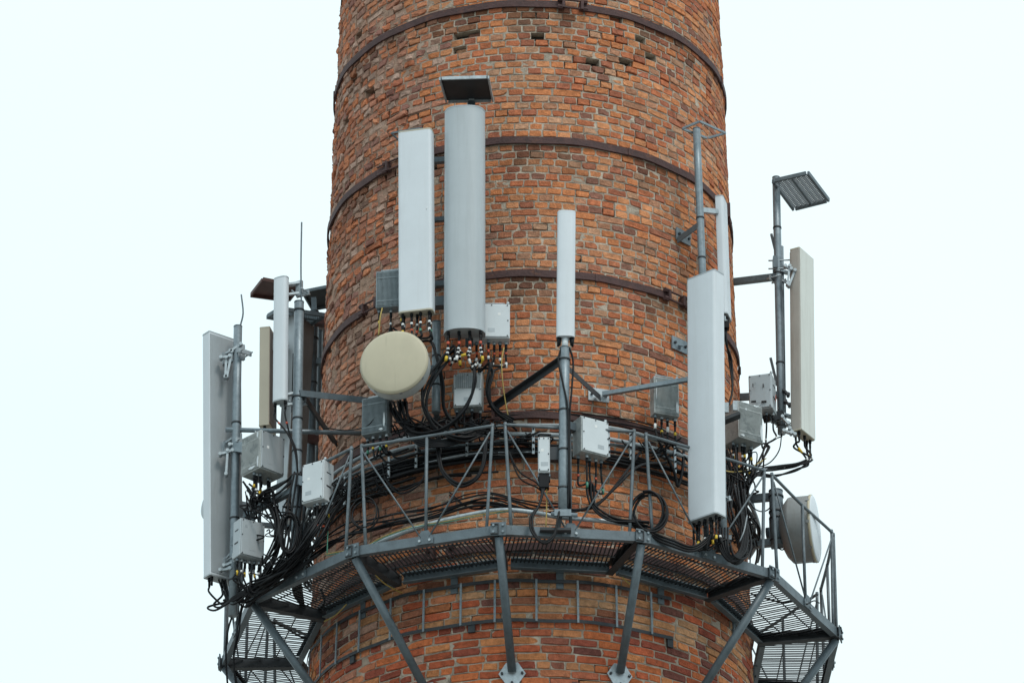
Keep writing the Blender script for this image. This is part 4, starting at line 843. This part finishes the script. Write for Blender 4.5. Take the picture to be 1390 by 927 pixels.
bundle('thin wires drooping from the right dish pole', [[Y(1050, 676, -.7), Y(1044, 690, -.72), Y(1034, 694, -.74), Y(1024, 690, -.76), Y(1018, 682, -.78)], [Y(1055, 742, -.75), Y(1062, 746, -.75), Y(1068, 740, -.75), Y(1072, 730, -.75)], [Y(1024, 738, -.72), Y(1019, 752, -.9), Y(1018, 770, -1.2)]], .006)
bundle('white and green wires curled near the lower right walkway', [[Y(1004, 735, -2.1), Y(1010, 720, -2.1), Y(1014, 700, -2.0)], [Rr(1095, 820, 2.7), Rr(1105, 815, 2.72), Rr(1112, 818, 2.72)]], .006, m=('greyc', 'black'))
# left-hand tangles
bundle('tangle of black cables under the large peeling left unit', harness(qL1, [Y(362, 672, -1.62), Y(372, 690, -1.65), Y(378, 712, -1.7), Y(376, 745, -1.75), Y(358, 775, -1.7)], .04, .1, .03), [.0095, .011, .008], tags=[[(.06, 'yellow', .03)], [(.1, 'whitet', .02)], [(.12, 'yellow', .04)], [(.09, 'red', .02)]])
bundle('slanting black cables from the large left unit to the tall left pole', fan([Y(336, 660, -1.55), Y(352, 672, -1.6), Y(376, 668, -1.7), Y(396, 656, -1.78), Y(408, 640, -1.75)], 5, .03), .0095)
bundle('black cables under the white left unit with red tapes', harness(qL3, [Y(420, 712, -1.95), Y(412, 740, -1.92), Y(400, 762, -1.9), Y(378, 778, -1.85), Y(350, 792, -1.75)], .025, .11), [.0105, .012], tags=[[(.15, 'red', .02)], [(.17, 'red', .02), (.2, 'whitet', .02)], [(.06, 'whitet', .02)]])
bundle('green and yellow earth wire dropping from the white left unit', [[Y(443, 686, -1.97), Y(446, 700, -1.98), Y(445, 722, -1.98), Y(444, 752, -2.0)]], .006, m='green', tags=[[(.0, 'yellow', .16)]], name='wire')
bundle('black cables under the pale grey left unit', harness(qL2, [Y(337, 798, -1.62), Y(346, 806, -1.62), Y(366, 792, -1.75), Y(392, 768, -1.9), Y(412, 745, -1.98)], .02, .06), .0085, tags=[[(.06, 'yellow', .04)], [(.05, 'whitet', .02)]])
bundle('hanging black loops under the far left panel', [[e_, e_ - TV * .05, Y(283 + 7 * i, 823 - 3 * i, -1.35), Y(292 + 6 * i, 828 - 4 * i, -1.38), Y(314, 816 - i, -1.45), Y(345, 800 - 2 * i, -1.6), Y(385, 775 - 3 * i, -1.8)] for i, e_ in enumerate(eL[:5])], .0095)
bundle('black cable sheaf sweeping up from the left walkway corner to the chimney', fan([Y(302, 778, -1.27), Y(308, 806, -1.36), Y(322, 818, -1.44), Y(343, 806, -1.56), Y(372, 782, -1.8), Y(402, 756, -1.95), Y(424, 728, -2.1), Y(446, 690, -2.0), Y(470, 655, -2.0)], 7, .030), [.0095, .008, .0115], n=5)
bundle('black cable sheaf hanging down outside the left walkway corner', fan([Y(330, 800, -1.5), Y(322, 830, -1.42), Y(316, 860, -1.38), Y(312, 895, -1.3), Y(316, 940, -1.2)], 3, .022), [.0075, .0095])
bundle('slack black cables strung between the two left poles', [[Y(324, 798 + 3 * i, -1.45), Y(345, 788 + 4 * i, -1.6), Y(372, 779 + 5 * i, -1.75), Y(398, 772 + 2 * i, -1.85), Y(432, 752, -2.0)] for i in range(4)], .0085)
bundle('black cables running down the tall left pole', [[Y(400 + 4 * i, 640, -1.87), Y(392 + 6 * i, 680, -1.88), Y(388 + 5 * i, 720, -1.9), Y(384 + 4 * i, 750, -1.9), Y(370 + 3 * i, 775, -1.85)] for i in range(5)], .0095)
bundle('coiled slack cable under the left walkway grating', [[Z(396 + 3 * i, 790, PZ + .03), Z(402 + 3 * i, 812 + 4 * i, PZ + .035), Z(424, 828 + 3 * i, PZ + .04), Z(440, 818, PZ + .04), Z(436, 800, PZ + .04)] for i in range(5)] + [[Z(365, 842, PZ + .03), Z(385, 850, PZ + .03), Z(405, 862, PZ + .035), Z(420, 868, PZ + .035)]], .010)
bundle('two thin wires under the slim left antenna', [[e_, e_ - TV * .06, Y(390 + 3 * i, 588, -1.86), Y(400 + 2 * i, 612, -1.86), Y(404, 640, -1.85)] for i, e_ in enumerate(eG)], .008, tags=[[(.12, 'red', .02)]])
bundle('thin black wire drooping from the dish unit to the left rail', [[Y(528, 545, -2.1), Y(514, 560, -2.12), Y(498, 578, -2.1), Y(470, 584, -1.9), Y(440, 580, -1.8)]], .0055, name='wire')
bundle('thin wires from the left rail to the peeling unit', [[Y(360, 585, -1.6), Y(372, 595, -1.62), Y(386, 602, -1.6)], [Y(398, 480, .4), Y(396, 560, .4)]], .0055, name='wire')
bundle('black cables at the back below the long dim panel', fan([Y(392, 716, .6), Y(390, 735, .3), Y(384, 760, -.2), Y(376, 790, -.6)], 3, .03), .0105)
bundle('thin cable crossing under the right walkway grating', [[Rr(1020, 806, 2.4), Z(1040, 812, PZ - .02), Z(1062, 817, PZ - .02), Z(1084, 815, PZ - .02)]], .008, name='wire')

def tangle(label, box, n, r, seed, drop=.35):
    '''slack thin cables wandering between the corners of a small volume given by two points'''
    q = random.Random(seed); a, b_ = box; ps = []
    for i in range(n):
        p = V([q.uniform(a[k], b_[k]) for k in range(3)]); p.z = max(a[2], b_[2]) - q.random() * .12; path = [p]
        e_ = V([q.uniform(a[k], b_[k]) for k in range(3)]); k = q.randint(3, 5)
        for j in range(1, k + 1):
            s_ = j / k; w_ = p.lerp(e_, s_); path.append(V((w_.x + q.gauss(0, .05), w_.y + q.gauss(0, .04), w_.z - drop * math.sin(math.pi * s_) * q.uniform(.2, 1.0))))
        ps.append(path)
    return bundle(label, ps, r)
def bx(x0, y0, x1, y1, d0, d1): return (Y(x0, y0, d0), Y(x1, y1, d1))
tangle('wild thin black wires between the two left poles', bx(332, 662, 398, 742, -1.75, -1.55), 16, [.006, .0075, .005], 1, .18)
tangle('wild thin black wires at the foot of the tall left pole', bx(352, 745, 420, 782, -1.95, -1.6), 12, [.006, .0075], 2, .12)
tangle('wild thin black wires under the greenish radio unit', bx(985, 610, 1030, 680, -1.45, -.95), 16, [.006, .0075, .005], 3, .22)
tangle('wild thin black wires right of the big panel foot', bx(985, 690, 1022, 740, -1.9, -1.2), 10, [.006, .0075], 4, .15)
tangle('wild thin black wires under the round beige dish', bx(520, 560, 600, 596, -2.2, -2.05), 12, [.006, .0075], 5, .10)
tangle('wild thin black wires below the small finned unit', bx(600, 560, 700, 600, -2.25, -2.08), 12, [.006, .0075, .005], 6, .08)
tangle('wild thin black wires behind the railing left of the middle pole', bx(690, 585, 762, 600, -2.1, -2.03), 7, [.006, .0075], 7, .08)
tangle('wild thin black wires behind the railing right of the middle pole', bx(820, 590, 925, 622, -2.0, -1.6), 8, [.006, .0075], 8, .10)
tangle('wild thin black wires behind the left railing corner', bx(450, 640, 520, 660, -2.2, -1.85), 9, [.006, .0075], 9, .14)
bundle('thin black cables hung in shallow swags below the railing top', [[Rr(690, 612, 2.2), Rr(705, 640 + 8 * i, 2.25), Rr(728, 655 + 6 * i, 2.3), Rr(736, 668, 2.6)] for i in range(2)] + [[Rr(610, 668 + 4 * i, 2.45), Rr(640, 690, 2.5), Rr(672, 684 + 5 * i, 2.5), Rr(700, 695, 2.5)] for i in range(2)], .007)

def hinge(owner, pts, y, m='galvl'):
    b = MB()
    for (x0, y0), (x1, y1), w_ in pts: b.bar(Y(x0, y0, y), Y(x1, y1, y), w_, .02)
    for (x0, y0), (x1, y1), w_ in pts:
        for q in ((x0, y0), (x1, y1)): c_ = Y(*q, y); b.tube([c_ + V((0, -.03, 0)), c_ + V((0, .03, 0))], .016, 8)
    b.build('hinge_bracket', m, owner)
hinge(L1, [((300, 486), (312, 484), .03), ((307, 486), (306, 512), .022), ((315, 478), (308, 512), .022), ((313, 477), (327, 468), .035)], -1.44)
hinge(L1, [((299, 617), (316, 612), .04), ((309, 612), (307, 644), .03), ((312, 604), (322, 603), .04)], -1.44)
hinge(L1, [((299, 774), (312, 772), .03), ((304, 768), (318, 762), .03)], -1.44)
hinge(PF, [((1066, 362), (1074, 366), .03), ((1072, 362), (1069, 386), .03), ((1079, 368), (1071, 388), .02)], yF - .14)
hinge(PF, [((1064, 585), (1074, 588), .04), ((1072, 582), (1079, 590), .03), ((1062, 566), (1070, 575), .03)], yF - .14)
hinge(PF, [((1064, 530), (1070, 536), .04), ((1066, 545), (1072, 550), .03)], yF - .05, 'darks')
